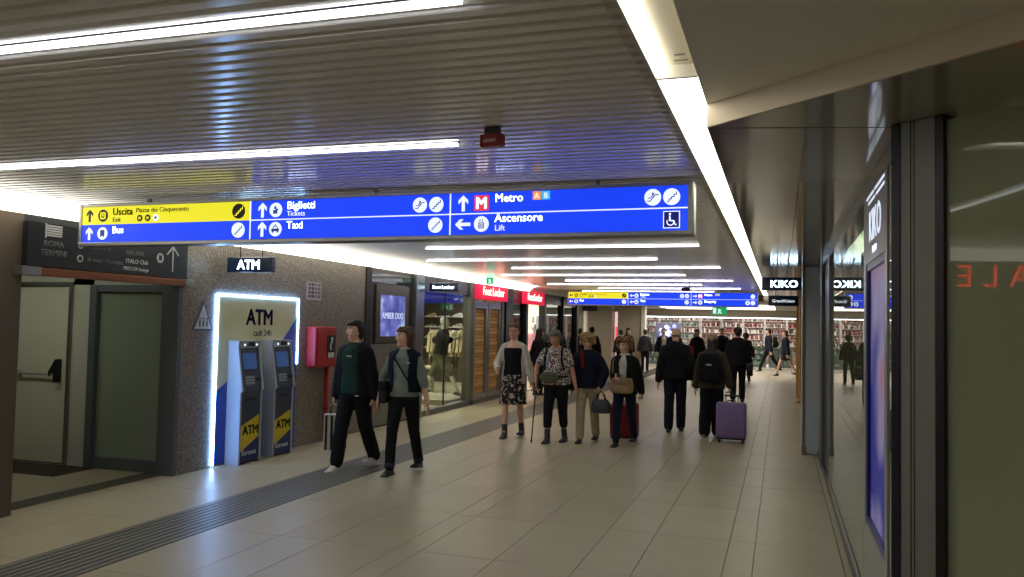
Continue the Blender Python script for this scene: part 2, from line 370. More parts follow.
# ---- sports shop front (left)
for k,(a,b) in enumerate(((16.24,16.46),(18.28,18.44),(18.60,19.15),(20.22,20.40),(21.96,22.14),(24.0,24.1),(25.75,25.95))):
    struct('trim_%d' % (5+k), B(WX-.16,WX+.02,a,b,0,2.575,.006), M_alud if k in (0,1) else M_darkmetal, ('grey metal shopfront post beside the brick doors','grey metal post after the brick doors','wide dark post left of the bright doorway','dark door post left of the bright doorway','dark door post right of the bright doorway','slim dark mullion in the far shop glass','dark corner post at the end of the shopfront')[k], 'post')
struct('trim_12', B(WX-.16,WX+.02,13.78,18.28,0,.10,.004).box(WX-.14,WX+.02,22.14,25.75,0,.1), M_alud, 'grey metal sill under the sports shop glazing', 'sill')
struct('wall_fascia', B(WX-.2,WX-.03,13.78,25.95,2.30,2.575), mat('fascia',(58,56,54),.3,.3), 'dark glossy fascia band over the sports shop', 'wall')
for k,(a,b) in enumerate(((13.78,16.24),(18.44,18.60),(19.15,20.22),(22.14,24.0),(24.1,25.75))):
    g = struct('window_%d' % (k+1), B(WX-.08,WX-.07,a,b,.10 if k != 2 else 0,2.30), M_glass if k == 0 else M_glassd, ('large clear display window with mannequin and clothes','narrow dark glass strip after the brick doors','dark glass side light left of the doorway','dark reflecting shop glass right of the doorway','last dark glass pane at the end of the shopfront')[k], 'window')
B(WX-.085,WX-.06,15.05,15.07,.1,2.3).build('pane_joint', M_darkmetal, bpy.data.objects['window_1'])
M_brick = mat('brick mortar',(120,100,70),.8)
for k,(a,b) in enumerate(((16.46,17.36),(17.40,18.28))):
    d = struct('door_%d' % (k+3), B(WX-.12,WX-.075,a+.1,b-.1,.2,2.05), M_brick, ('left','right')[k]+' grey framed door filled with golden brick', 'door')
    for nm, bx in (('frame_stile',(a,a+.11,0,2.2)),('frame_stile',(b-.11,b,0,2.2)),('frame_rail',(a+.11,b-.11,.02,.2)),('frame_rail',(a+.11,b-.11,2.04,2.2))):
        B(WX-.09,WX-.0,bx[0],bx[1],bx[2],bx[3],.006).build(nm, M_alu, d)
    bk = d
    bmesh_ = {}
    for r in range(23):
        for c in range(4):
            x0 = a+.1 + c*.21 - (.1 if r % 2 else 0); x1 = min(x0+.2, b-.1); x0 = max(x0, a+.1)
            if x1-x0 < .02: continue
            key = round(x1-x0, 3)
            mm = mat('gold brick %d' % ((r*7+c*3+k) % 3), ((216,170,100),(196,150,86),(230,188,120))[(r*7+c*3+k) % 3], .6)
            if (key, mm.name) not in bmesh_: bmesh_[(key, mm.name)] = B(0,.03,-key/2,key/2,-.034,.034).mesh('brick', mm)
            o = bpy.data.objects.new('brick', bmesh_[(key, mm.name)]); COL.objects.link(o)
            o.location = (WX-.076,(x0+x1)/2,.24+r*.0795); o.parent = bk
# sports shop interior shell
struct('wall_shop', MB().box(-10.6,-10.5,13.6,26,0,2.8).box(-10.5,WX-.2,13.5,13.6,0,2.8).box(-10.5,WX-.12,25.95,26.05,0,2.8), mat('shop wall',(150,128,98),.7,var=.15,vscale=2), 'warm coloured inner walls of the sports shop', 'wall')
struct('floor_shop', B(-10.5,WX-.1,13.6,26,-.006,.004), mat('shop floor',(176,166,140),.4), 'pale floor inside the sports shop', 'floor')
struct('ceiling_shop', B(-10.5,WX-.2,13.6,26,2.6,2.68), mat('shop ceiling',(70,68,64),.7), 'dark ceiling inside the sports shop', 'ceiling')
struct('wall_shop_partition', B(-6.75,-6.4,18.7,18.8,0,2.6), mat('brick tone',(140,110,70),.7,var=.2,vscale=12), 'brick toned partition inside the sports shop', 'wall')
# ---- right shopfront
M_rglass = glass('shop glass right', (205,215,205), haze=0.3, hazecol=(170,170,145))
M_rframe = mat('frame dark', (34,36,40), .35, .5)
for k,(a,b,t) in enumerate(((4.14,4.32,'narrow glass strip beside the lit brand panel'),(5.48,9.45,'long shop window running along the right side'))):
    struct('window_%d' % (6+k), B(RX,RX+.012,a,b,.08,2.50), M_rglass, t, 'window')
for k,(a,b,x,m_,t) in enumerate(((3.90,4.14,.0,M_rframe,'dark blue upright beside the narrow glass strip'),(9.45,9.62,0.0,M_alud,'grey upright at the end of the long window'),(9.62,10.9,.03,M_rframe,'dark recessed panel before the far pilaster'),(10.9,11.3,-.01,M_alud,'slim aluminium upright before the far pilaster'),(11.3,12.12,.02,M_rframe,'dark panel behind the far pilaster'))):
    struct('trim_%d' % (13+k), B(RX+x,RX+.16,a,b,0,2.6,.004), m_, t, 'trim')
struct('trim_20', B(RX-.006,RX+.1,3.9,12.1,2.50,2.6,.004), mat('head trim',(40,44,50),.15,.5), 'dark glossy head trim along the top of the right shopfront', 'trim')
struct('trim_21', B(RX-.004,RX+.06,3.9,12.1,0,.08,.003), mat('sill trim',(58,58,54),.3,.6), 'dark metal sill along the foot of the right shopfront', 'trim')
struct('trim_22', B(.29,.75,12.14,12.9,0,2.6,.03), mat('blue grey pilaster',(196,204,210),.4,.05), 'blue grey metal pilaster projecting from the right shopfront', 'pilaster')
B(.28,.34,12.12,12.2,0,.12,.005).build('foot_plate', M_alu, bpy.data.objects['trim_22']); B(.285,.32,12.125,12.2,.12,2.6,.004).build('edge_strip', M_alu, bpy.data.objects['trim_22'])
struct('wall_right', B(.55,.75,12.9,20.6,0,2.9), mat('right far wall',(110,106,98),.4,.2), 'grey shopfront wall continuing beyond the pilaster', 'wall')
struct('wall_kiosk', MB().box(2.6,2.7,2.3,12.9,0,2.9).box(.76,2.6,12.8,12.9,0,2.9), mat('kiosk wall',(176,172,150),.7), 'pale inner walls of the right hand shop', 'wall')
struct('floor_kiosk', MB().prism([(.56,3.95),(2.6,2.32),(2.6,12.8),(.56,12.8)],'z',-.006,.002), mat('kiosk floor',(150,144,124),.3), 'beige floor inside the right hand shop', 'floor')
struct('ceiling_kiosk', MB().prism([(.66,3.95),(2.6,2.32),(2.6,12.8),(.66,12.8)],'z',2.585,2.598), mat('kiosk ceiling',(120,116,108),.6), 'ceiling inside the right hand shop', 'ceiling')
# diagonal piece of the right shopfront nearest the viewer
DA, DD, DN = Vector((.485,3.86,0)), Vector((.78,-.627,0)).normalized(), Vector((.627,.78,0)).normalized()
DM = Matrix((( DD.x, DN.x, 0, DA.x),( DD.y, DN.y, 0, DA.y),(0,0,1,0),(0,0,0,1)))
def DB(s0,s1,t0,t1,z0,z1,bev=0): return MB().box(s0,s1,t0,t1,z0,z1,bev).xform(DM)
M_ngl = glass('near pane', (200,205,185), rough=.02, ior=1.35, haze=.5, hazecol=(196,202,172))
struct('window_8', DB(.19,2.68,.02,.032,.06,2.58), M_ngl, 'large pane of pale greenish glass at the right edge', 'window')
struct('trim_25', DB(-.04,0,-.005,.12,0,2.6,.004), mat('blue black upright',(36,44,52),.35,.3), 'blue black upright at the corner of the right shopfront', 'trim')
gc = struct('trim_26', DB(0,.152,0,.14,0,2.6,.004), mat('grey cladding',(136,135,132),.5,.1), 'grey clad column beside the near right glass', 'column')
DB(.045,.049,-.002,.01,0,2.6).build('groove', M_black, gc); DB(.06,.063,-.002,.01,0,2.6).build('groove', M_black, gc)
struct('trim_27', DB(.152,.19,-.004,.10,0,2.6,.003), mat('black upright',(18,20,22),.4), 'black upright framing the near right glass', 'trim')
struct('trim_28', DB(.19,2.68,.0,.06,0,.06,.003), M_rframe, 'dark sill under the near right glass', 'sill')
struct('wall_near_right', B(2.6,2.75,-5,2.25,0,2.72), M_lam, 'plain wall to the right of the viewer', 'wall')
# ---- hall beyond
struct('ceiling_hall', B(-12,4.2,26,46,2.55,2.7).box(-12,-6.35,25.9,26,2.55,2.9).box(-.478,4.2,25,26,2.55,2.9), mat('hall ceiling',(140,134,122),.4), 'pale lower ceiling of the hall beyond the passage', 'ceiling')
struct('wall_hall', MB().box(-12.1,-12,26,46,0,2.7).box(4.2,4.3,20.6,46,0,2.7).box(.75,4.2,20.5,20.6,0,2.9).box(-12,-10.6,25.95,26.05,0,2.7), mat('hall wall',(150,142,128),.6), 'plain side walls of the far hall', 'wall')
M_panel = mat('beige wall panel',(168,158,142),.45)
struct('wall_panel_far', B(-12,-6.28,32,32.4,0,2.55), M_panel, 'wide beige wall panel at the back of the hall', 'wall')
struct('wall_panel_pier', B(-6.05,-5.12,32,32.4,0,2.55), M_panel, 'narrower beige wall pier left of the far store', 'wall')
struct('trim_23', B(-5.12,-4.98,31.95,32.4,0,2.55), M_white, 'white edge strip beside the far store', 'trim')
struct('trim_24', MB().tube([(-7.1,31.0,0),(-7.1,31.0,2.55)],[.08,.08],14,dome=False), M_white, 'slim round white column in the hall', 'column', True)
struct('wall_store', MB().box(-7,1.4,43,43.1,0,2.9).box(-7.1,-7,38,43,0,2.9).box(1.4,1.5,38,43,0,2.9), mat('store wall',(200,192,186),.6), 'pale inner walls of the far cosmetics store', 'wall')
struct('wall_store_header', B(-7,4.2,38,38.2,2.2,2.55), mat('store header',(196,190,178),.5), 'pale header over the far store opening', 'wall')
struct('wall_store_side', B(1.2,4.2,38.2,38.4,0,2.55).box(-12,-7,38.2,38.4,0,2.55), M_panel, 'beige wall flanking the far store', 'wall')
struct('floor_store', B(-7,1.4,38.2,43,-.006,.004), M_white, 'white floor of the far store', 'floor')
struct('ceiling_store', B(-7,1.4,38.2,43,2.5,2.55), M_white, 'white ceiling of the far store', 'ceiling')
# ================================================================== LIGHTS THE PLACE HAS, PLUS ONE ADDED SHOP PANEL
ords = ['nearest','second','third','fourth','fifth','sixth','seventh','eighth','ninth','tenth','eleventh','twelfth']
ly = [2.32, 4.22, 6.15, 8.15, 10.1, 12.05, 13.8, 15.75, 17.6, 19.2, 21.05, 22.9]
for i, y in enumerate(ly):
    a, b = (-4.5,-0.94) if i % 2 == 0 else (-5.35,-1.71)
    t = thing('ceiling_light', ((a+b)/2, y, CZ), 'straight white LED line in the slatted ceiling, %s from the viewer' % ords[i], 'light', 'LED lines across the slatted ceiling')
    B(a, b, y-.017, y+.017, 2.686, 2.70).build('diffuser', M_led, t)
    B(a-.01, b+.01, y-.022, y+.022, 2.6995, 2.712).build('housing', M_darkmetal, t)
for y, a, b in ((0.3,-4.5,-.94),(-1.7,-5.35,-1.7),(-3.6,-4.5,-.94)):
    t = thing('ceiling_light', ((a+b)/2, y, CZ), 'straight white LED line in the ceiling behind the viewer, %s' % {0.3:'overhead',-1.7:'one step back',-3.6:'by the rear wall'}[y], 'light', 'LED lines across the slatted ceiling')
    B(a, b, y-.017, y+.017, 2.686, 2.70).build('diffuser', M_led, t); B(a-.01,b+.01,y-.034,y+.034,2.6995,2.703).build('housing', M_darkmetal, t)
M_shoplight = emis('shop panel', (255,240,214), 8.0)
def panel(x0,x1,y0,y1,z,label,m):
    t = thing('ceiling_lamp', ((x0+x1)/2,(y0+y1)/2,z), label, 'light')
    B(x0,x1,y0,y1,z-.012,z-.004).build('diffuser', m, t); B(x0-.03,x1+.03,y0-.03,y1+.03,z-.006,z).build('frame', M_alud, t)
panel(-8.6,-7.0,14.2,15.6,2.6,'ceiling light panel above the mannequin in the sports shop',M_shoplight)
panel(-9.4,-7.6,16.4,18.6,2.6,'ceiling light panel over the clothes rail in the sports shop',M_shoplight)
panel(-8.4,-6.9,20.2,22.2,2.6,'ceiling light panel behind the bright sports shop doorway',emis('shop panel bright',(255,246,236),7))
panel(-8.4,-6.9,23.2,25.2,2.6,'ceiling light panel deep in the sports shop',M_shoplight)
panel(-8.9,-7.0,6.3,6.5,2.56,'dim strip light in the door recess ceiling',emis('recess light',(236,240,220),6))
panel(.68,.86,5.6,10.5,2.585,'light panel added out of view to brighten the right hand shop',emis('kiosk light',(238,240,215),12))  # added lamp, kept out of view, lifts the interior behind the right glass
panel(-4.6,-0.2,29.5,36.5,2.55,'wide bright light panel in the hall ceiling before the far store',emis('hall light',(255,248,236),1.7))
panel(-9.5,-6.9,27.5,30.5,2.55,'light panel in the hall ceiling beside the white column',emis('hall light b',(255,244,226),1.6))
for k,(a,b) in enumerate(((-6.6,-3.2),(-2.6,.9))):
    panel(a,b,38.8,42.4,2.5,('left','right')[k]+' bright light panel in the far store ceiling',emis('store light',(255,246,238),1.5))
sl_ = thing('strip_lamp',(-3,38,2.2),'thin white light strip along the far store header','light')
B(-6.6,1.2,37.95,38,2.19,2.225).build('diffuser', emis('store strip',(235,248,245),4), sl_); B(-6.6,1.2,37.94,38,2.225,2.25).build('housing', M_alu, sl_)
# ================================================================== SIGNS
M_sblue = emis('sign blue', (18,62,232), .62); M_syel = emis('sign yellow', (232,224,38), .55); M_swhite = emis('sign white', (232,240,255), .6)
M_sblack = mat('sign black', (30,32,24), .5); M_sred = emis('sign red', (232,58,66), .55); M_snavy = emis('sign navy',(12,22,110),.35)
M_sor = emis('sign orange',(238,150,60),.55); M_scy = emis('sign cyan',(70,180,235),.55); M_sdblue = emis('sign print blue',(30,60,140),.4)
def arrow(parent, x, z, m, y, s=.05, dir='up'):
    pts = [(-.011,-.052),(.011,-.052),(.011,.02),(.034,-.004),(.034,.022),(0,.055),(-.034,.022),(-.034,-.004),(-.011,.02)]
    if dir == 'left': pts = [(-q[1], q[0]) for q in pts]
    if dir == 'right': pts = [(q[1], -q[0]) for q in pts]
    k = s/.05
    MB().prism([(x+p[0]*k, z+p[1]*k) for p in pts], 'y', y-.003, y).build('arrow', m, parent)
def icon(parent, x, z, y, kind, m, g, r=.052):
    MB().disc((x, y-.003, z), r, 'y', .003, 22).build('icon_disc', m, parent)
    q = MB(); k = r/.052
    def bar(x0,x1,z0,z1): q.box(x+x0*k, x+x1*k, y-.005, y-.003, z+z0*k, z+z1*k)
    def seg(p0,p1,wd=.006):
        d = Vector((p1[0]-p0[0],p1[1]-p0[1])); n_ = Vector((-d.y,d.x)).normalized()*wd/2*k
        P = [(x+p0[0]*k+n_.x,z+p0[1]*k+n_.y),(x+p1[0]*k+n_.x,z+p1[1]*k+n_.y),(x+p1[0]*k-n_.x,z+p1[1]*k-n_.y),(x+p0[0]*k-n_.x,z+p0[1]*k-n_.y)]
        q.prism(P,'y',y-.005,y-.003)
    if kind == 'stairs':
        for i in range(4):
            a, c = -.03+i*.015, -.028+i*.014
            seg((a,c),(a+.015,c)); seg((a+.015,c-.003),(a+.015,c+.017))
    elif kind == 'escalator':
        seg((-.035,-.024),(-.015,-.024)); seg((-.015,-.024),(.018,.016)); seg((.018,.016),(.036,.016)); seg((-.03,-.006),(-.012,-.004)); seg((-.012,-.004),(.01,.024)); bar(-.004,.004,.006,.03)
    elif kind == 'bus':
        bar(-.022,.022,-.022,.03); bar(-.018,-.010,-.032,-.02); bar(.010,.018,-.032,-.02)
    elif kind == 'taxi':
        bar(-.032,.032,-.016,.004); seg((-.02,.004),(-.012,.022)); seg((.02,.004),(.012,.022)); bar(-.014,.014,.018,.024); bar(-.026,-.014,-.026,-.014); bar(.014,.026,-.026,-.014); bar(-.006,.006,.026,.034)
    elif kind == 'exit':
        bar(-.028,-.016,-.026,.026); bar(.016,.028,-.026,.026); bar(-.02,.02,-.03,-.018); bar(-.006,.006,-.008,.022); seg((-.02,.026),(.02,.026))
    elif kind == 'ticket':
        bar(-.012,.006,.006,.026); bar(-.02,.014,-.028,.0); bar(.0,.022,-.004,.008)
    elif kind == 'lift':
        bar(-.02,.02,-.03,-.024); bar(-.02,-.014,-.03,.008); bar(.014,.02,-.03,.008); bar(-.02,.02,.004,.01); bar(-.01,-.003,-.02,0); bar(.003,.01,-.02,0); seg((-.012,.016),(-.006,.03)); seg((.012,.016),(.006,.03))
    elif kind == 'cart':
        bar(-.02,.02,-.008,.018); bar(-.016,-.006,-.024,-.012); bar(.006,.016,-.024,-.012)
    else:
        bar(-.018,.018,-.018,.018)
    q.build('icon_glyph', g, parent)
def sign(Y0, label, near=True):
    x0, x1, z0, z1 = -5.63, -0.585, 2.345, 2.645
    if not near: z0, z1 = 2.305, 2.645
    zm = (z0+z1)/2; zu = (zm+z1)/2; zl = (z0+zm)/2
    s = thing('hanging_sign', ((x0+x1)/2, Y0, z0), label, 'sign')
    h = MB().box(x0-.03,x1+.03,Y0,Y0+.16,z1,z1+.025,.004).box(x0-.03,x1+.03,Y0-.008,Y0+.16,z0-.03,z0,.004).box(x0-.03,x0,Y0-.004,Y0+.16,z0-.03,z1+.025,.004).box(x1,x1+.04,Y0-.004,Y0+.16,z0-.03,z1+.025,.008)
    h.build('housing', M_alu, s)
    B(x0,x1,Y0+.02,Y0+.15,z0,z1).build('back_panel', M_alud, s)
    y = Y0+.004
    B(x0,-3.96,y,y+.02,zm,z1).build('face_panel', M_syel, s); B(x0,-3.96,y,y+.02,z0,zm).build('face_panel', M_sblue, s)
    B(-3.96,-2.27,y,y+.02,z0,z1).build('face_panel', M_sblue, s); B(-2.27,x1,y,y+.02,z0,z1).build('face_panel', M_sblue, s)
    for xx in (-3.96,-2.27): B(xx-.005,xx+.005,y-.003,y,z0,z1).build('divider', M_swhite, s)
    B(-3.96,x1,y-.003,y,zm-.004,zm+.004).build('divider', M_swhite, s)
    up = 'up'
    arrow(s,-5.55,zu,M_sblack,y,dir='up' if near else 'left'); icon(s,-5.41,zu,y,'exit',M_sblack,M_syel)
    text('lettering','Uscita',(-5.31,y-.002,zu+.002),.083,M_sblack,s,bold=.0014); text('lettering','Exit',(-5.31,y-.002,zu-.055),.055,M_sblack,s)
    text('lettering','Piazza dei Cinquecento',(-5.07,y-.002,zu+.018),.056,M_sblack,s)
    for q,xx in enumerate((-5.03,-4.95,-4.87)): icon(s,xx,zu-.03,y,'cart',M_sblack if q < 2 else M_swhite,M_syel if q < 2 else M_sblack,.028)
    icon(s,-4.07,zu,y,'stairs',M_sblack,M_syel,.06)
    arrow(s,-5.55,zl,M_swhite,y,dir='up' if near else 'left'); icon(s,-5.41,zl,y,'bus',M_swhite,M_sdblue); text('lettering','Bus',(-5.31,y-.002,zl+.0),.083,M_swhite,s,bold=.0014)
    icon(s,-4.07,zl,y,'stairs',M_swhite,M_sdblue,.06)
    arrow(s,-3.85,zu,M_swhite,y,.054,'up' if near else 'left'); icon(s,-3.73,zu,y,'ticket',M_swhite,M_sdblue,.056)
    text('lettering','Biglietti',(-3.63,y-.002,zu+.004),.083,M_swhite,s,bold=.0014); text('lettering','Tickets',(-3.63,y-.002,zu-.05),.055,M_swhite,s)
    arrow(s,-3.85,zl,M_swhite,y,.054,'up' if near else 'left'); icon(s,-3.73,zl,y,'taxi',M_swhite,M_sdblue,.056); text('lettering','Taxi',(-3.63,y-.002,zl+.002),.083,M_swhite,s,bold=.0014)
    icon(s,-2.51,zu,y,'escalator',M_swhite,M_sdblue,.056); icon(s,-2.38,zu,y,'stairs',M_swhite,M_sdblue,.056); icon(s,-2.385,zl,y,'stairs',M_swhite,M_sdblue,.056)
    arrow(s,-2.17,zu,M_swhite,y,.054,'up' if near else 'right')
    B(-2.085,-1.975,y-.004,y,zu-.055,zu+.055).build('metro_square', M_sred, s); text('lettering','M',(-2.03,y-.006,zu-.04),.115,M_swhite,s,align='CENTER',bold=.004)
    text('lettering','Metro',(-1.93,y-.002,zu+.004),.083,M_swhite,s,bold=.0014)
    for xx,m_,c in ((-1.62,M_sor,'A'),(-1.555,M_scy,'B')):
        B(xx-.03,xx+.03,y-.003,y,zu+.01,zu+.07).build('line_square', m_, s); text('lettering',c,(xx,y-.005,zu+.02),.055,M_swhite,s,align='CENTER')
    if near:
        arrow(s,-2.17,zl,M_swhite,y,.054,'left'); icon(s,-2.03,zl,y,'lift',M_swhite,M_sdblue,.056)
        text('lettering','Ascensore',(-1.93,y-.002,zl+.012),.083,M_swhite,s,bold=.0014); text('lettering','Lift',(-1.93,y-.002,zl-.05),.06,M_swhite,s)
        icon(s,-.815,zu,y,'escalator',M_swhite,M_sdblue,.056); icon(s,-.69,zu,y,'stairs',M_swhite,M_sdblue,.056)
        B(-.745,-.635,y-.003,y,zl-.06,zl+.055).build('access_square', M_swhite, s); B(-.739,-.641,y-.005,y-.003,zl-.054,zl+.049).build('access_field', M_snavy, s)
        q = MB(); cx, cz = -.697, zl-.018
        for i in range(11):
            a0 = math.radians(150+i*21); a1 = math.radians(150+(i+1)*21)
            q.prism([(cx+.026*math.cos(a0),cz+.026*math.sin(a0)),(cx+.026*math.cos(a1),cz+.026*math.sin(a1)),(cx+.019*math.cos(a1),cz+.019*math.sin(a1)),(cx+.019*math.cos(a0),cz+.019*math.sin(a0))],'y',y-.007,y-.005)
        q.prism([(-.706,zl+.024),(-.697,zl+.024),(-.694,zl-.006),(-.672,zl-.008),(-.664,zl-.034),(-.655,zl-.03),(-.66,zl-.042),(-.668,zl-.04),(-.677,zl-.016),(-.706,zl-.012)],'y',y-.007,y-.005)
        q.disc((-.70,y-.007,zl+.034),.0075,'y',.002,10); q.build('wheelchair_symbol', M_swhite, s)
    else:
        arrow(s,-2.17,zl,M_swhite,y,.054,'right'); icon(s,-2.03,zl,y,'x',M_swhite,M_sdblue,.056)
        text('lettering','Shopping',(-1.93,y-.002,zl+.002),.083,M_swhite,s,bold=.0014)
        icon(s,-.69,zu,y,'stairs',M_swhite,M_sdblue,.056); icon(s,-.82,zl,y,'x',M_swhite,M_sdblue,.056); icon(s,-.69,zl,y,'stairs',M_swhite,M_sdblue,.056)
    for xx in (-5.0,-2.9,-1.2): B(xx-.012,xx+.012,Y0+.06,Y0+.09,z1+.02,2.71).build('hanger', M_alud, s)
    return s
s1 = sign(5.5, 'long blue and yellow hanging wayfinding sign nearest the viewer with Uscita and Metro')
sign(22.4, 'far blue and yellow hanging wayfinding sign with Shopping on it', False)
s1.rotation_euler = (0,-.005,0); s1.location.z -= .0125      # hangs a little low at its left end
def blade(name, x0, x1, Y0, z0, z1, body, label, size, col=(20,38,66), ztop=2.70, bold=.003, sx=1.0, glow=1.3):
    t = thing(name, ((x0+x1)/2, Y0, z0), label, 'sign')
    B(x0,x1,Y0,Y0+.09,z0,z1,.012).build('box', mat('blade navy',col,.25), t)
    text('lettering', body, ((x0+x1)/2, Y0-.003, (z0+z1)/2-size*.35), size, emis('blade white %g' % glow,(235,248,255),glow), t, align='CENTER', bold=bold, sx=sx)
    for f in (.25,.75):
        xx = x0+(x1-x0)*f; MB().tube([(xx,Y0+.045,z1-.01),(xx,Y0+.045,ztop)],[.006,.006],6,dome=False).build('rod', M_darkmetal, t)
    return t
blade('blade_sign',-6.13,-5.53,8.1,2.245,2.42,'ATM','navy hanging box sign reading ATM above the cash machines',.15,bold=.005)
blade('blade_sign',-6.16,-5.60,14.0,2.285,2.445,'Foot Locker','navy hanging box sign reading Foot Locker over the display window',.085,bold=.001)
blade('blade_sign',-.28,.375,13.3,2.31,2.51,'KIKO','navy hanging box sign reading KIKO near the right shopfront',.15,ztop=2.60,bold=.004,sx=1.15)
blade('blade_sign',-.22,.31,16.0,2.145,2.335,'GrandVision','smaller navy hanging box sign reading GrandVision behind the KIKO one',.078,ztop=2.60,bold=0,glow=.8)
ex = thing('exit_sign',(-5.33,15,2.45),'small green and white emergency exit sign hanging near the shop window','sign')
B(-5.42,-5.25,15,15.04,2.46,2.68,.004).build('box', emis('exit pale',(170,220,190),.9), ex); B(-5.40,-5.27,14.995,15,2.48,2.60).build('symbol_field', emis('exit green',(20,140,80),.8), ex)
MB().prism([(-5.36,2.49),(-5.345,2.53),(-5.36,2.56),(-5.33,2.57),(-5.30,2.54),(-5.325,2.545),(-5.32,2.52),(-5.295,2.49),(-5.315,2.49),(-5.335,2.515),(-5.345,2.49)],'y',14.99,14.995).build('running_figure', M_swhite, ex)
ex2 = thing('exit_sign',(-1.78,26,2.13),'green emergency exit sign hanging under the far wayfinding sign','sign')
B(-2.0,-1.56,26,26.05,2.14,2.37,.004).build('box', emis('exit green',(20,140,80),.8), ex2)
MB().prism([(-1.84,2.17),(-1.80,2.23),(-1.83,2.29),(-1.77,2.31),(-1.71,2.26),(-1.76,2.265),(-1.75,2.22),(-1.70,2.17),(-1.73,2.17),(-1.775,2.205),(-1.80,2.17)],'y',25.993,26).build('running_figure', M_swhite, ex2)
B(-1.97,-1.88,25.993,26,2.17,2.34).build('door_symbol', M_swhite, ex2); MB().tube([(-1.78,26.02,2.36),(-1.78,26.02,2.55)],[.008,.008],6,dome=False).build('rod', M_alu, ex2)
bx = thing('display_box',(-5.15,23.2,2.14),'black box hanging below the yellow end of the far sign','box')
B(-5.42,-4.98,23.2,23.3,2.14,2.29,.006).build('box', M_black, bx); MB().tube([(-5.2,23.25,2.28),(-5.2,23.25,2.71)],[.01,.01],6,dome=False).build('rod', M_black, bx)
# red sounder on the slatted ceiling
sd = thing('fire_sounder',(-1.40,3.93,2.605),'small red fire alarm sounder with a white label on the slatted ceiling','alarm', rz=math.radians(-12))
MB().box(-.062,.062,-.028,.028,-.005,.062,.010).build('body', mat('alarm red',(150,20,24),.35), sd, world=False)
MB().box(-.05,-.044,-.034,-.026,-.004,.05).build('grille', mat('alarm dark red',(96,14,18),.4), sd, world=False); MB().box(.044,.05,-.034,-.026,-.004,.05).build('grille', mat('alarm dark red'), sd, world=False)
MB().box(-.036,.036,-.031,-.027,.018,.032).build('label_strip', mat('alarm label',(200,150,140),.5), sd, world=False)
MB().box(-.04,.04,-.015,.015,.058,.10).build('bracket', M_black, sd, world=False)
cc = thing('camera_dome',(-1.9,18.4,2.55),'small dark ceiling camera hanging between the two wayfinding signs','camera')
MB().tube([(-1.9,18.4,2.70),(-1.9,18.4,2.56)],[.012,.012],8,dome=False).build('stem', M_white, cc); MB().ell((-1.98,18.4,2.55),(.11,.08,.05)).build('housing', mat('maroon',(60,30,40),.4), cc, True)
# ---- brand panel on right shopfront with poster
kp = thing('brand_panel',(RX,4.9,0),'silver panel with lit KIKO letters and a lightbox poster on the right','sign')
xr = RX-.006
fr = MB().box(xr,RX+.1,4.32,5.48,2.10,2.50).box(xr,RX+.1,4.32,5.48,0,.58).box(xr,RX+.1,4.32,4.42,.58,2.10).box(xr,RX+.1,5.36,5.48,.58,2.10)
fr.build('frame', mat('brand panel silver',(168,168,162),.35,.25), kp)
B(RX+.02,RX+.06,4.42,5.36,.58,2.10).build('poster', None, kp)
pm = bpy.data.materials.new('poster print'); pm.use_nodes = True; nt = pm.node_tree; b_ = nt.nodes['Principled BSDF']
tc = nt.nodes.new('ShaderNodeTexCoord'); n_ = nt.nodes.new('ShaderNodeTexNoise'); n_.inputs['Scale'].default_value = 1.6; n_.inputs['Detail'].default_value = 1
rp = nt.nodes.new('ShaderNodeValToRGB'); rp.color_ramp.elements[0].position = .35; rp.color_ramp.elements[0].color = (.03,.03,.30,1); rp.color_ramp.elements[1].position = .68; rp.color_ramp.elements[1].color = (.45,.16,.20,1)
e_ = rp.color_ramp.elements.new(.52); e_.color = (.30,.28,.5,1)
nt.links.new(tc.outputs['Object'], n_.inputs['Vector']); nt.links.new(n_.outputs['Fac'], rp.inputs['Fac']); nt.links.new(rp.outputs['Color'], b_.inputs['Base Color']); nt.links.new(rp.outputs['Color'], b_.inputs['Emission Color']); b_.inputs['Emission Strength'].default_value = .2
[o for o in bpy.data.objects if o.name.startswith('poster') and o.parent == kp][0].data.materials.clear(); [o for o in bpy.data.objects if o.name.startswith('poster') and o.parent == kp][0].data.materials.append(pm)
for a, b, c, d in ((4.42,4.45,.58,2.1),(5.33,5.36,.58,2.1),(4.45,5.33,.58,.62),(4.45,5.33,2.06,2.1)): B(RX+.0,RX+.022,a,b,c,d).build('poster_edge', mat('edge blue',(30,40,110),.3), kp)
M_kiko = emis('kiko letters',(225,236,255),.6)
text('lettering','KIKO',(xr-.002,4.86,2.215),.25,M_kiko,kp,'-x',align='CENTER',bold=0,ext=.001,sx=1.0)
text('lettering','MILANO',(xr-.002,4.86,2.14),.05,M_kiko,kp,'-x',align='CENTER',bold=.001)
for a,b,z in ((4.42,4.86,2.472),(4.92,5.30,2.472),(4.42,4.80,2.435),(4.86,5.2,2.435)): B(xr-.0015,xr,a,b,z,z+.014).build('lit_bar', M_kiko, kp)
# reflection in the right glass, built as mirrored red letters behind it
sa = thing('letter_reflection',(1.1,4.7,1.9),'mirrored red SALE letters put in for a reflection in the right glass','sign')
text('lettering','S A L E',(1.30,4.70,1.94),.16,emis('red letters',(230,60,40),.6),sa,'-y',bold=.001,mirror=True,align='LEFT',sx=.95)
B(.74,1.38,4.72,4.74,1.90,2.10).build('backboard', mat('smoke board',(70,66,56),.4), sa)
for k in range(9):
    pass
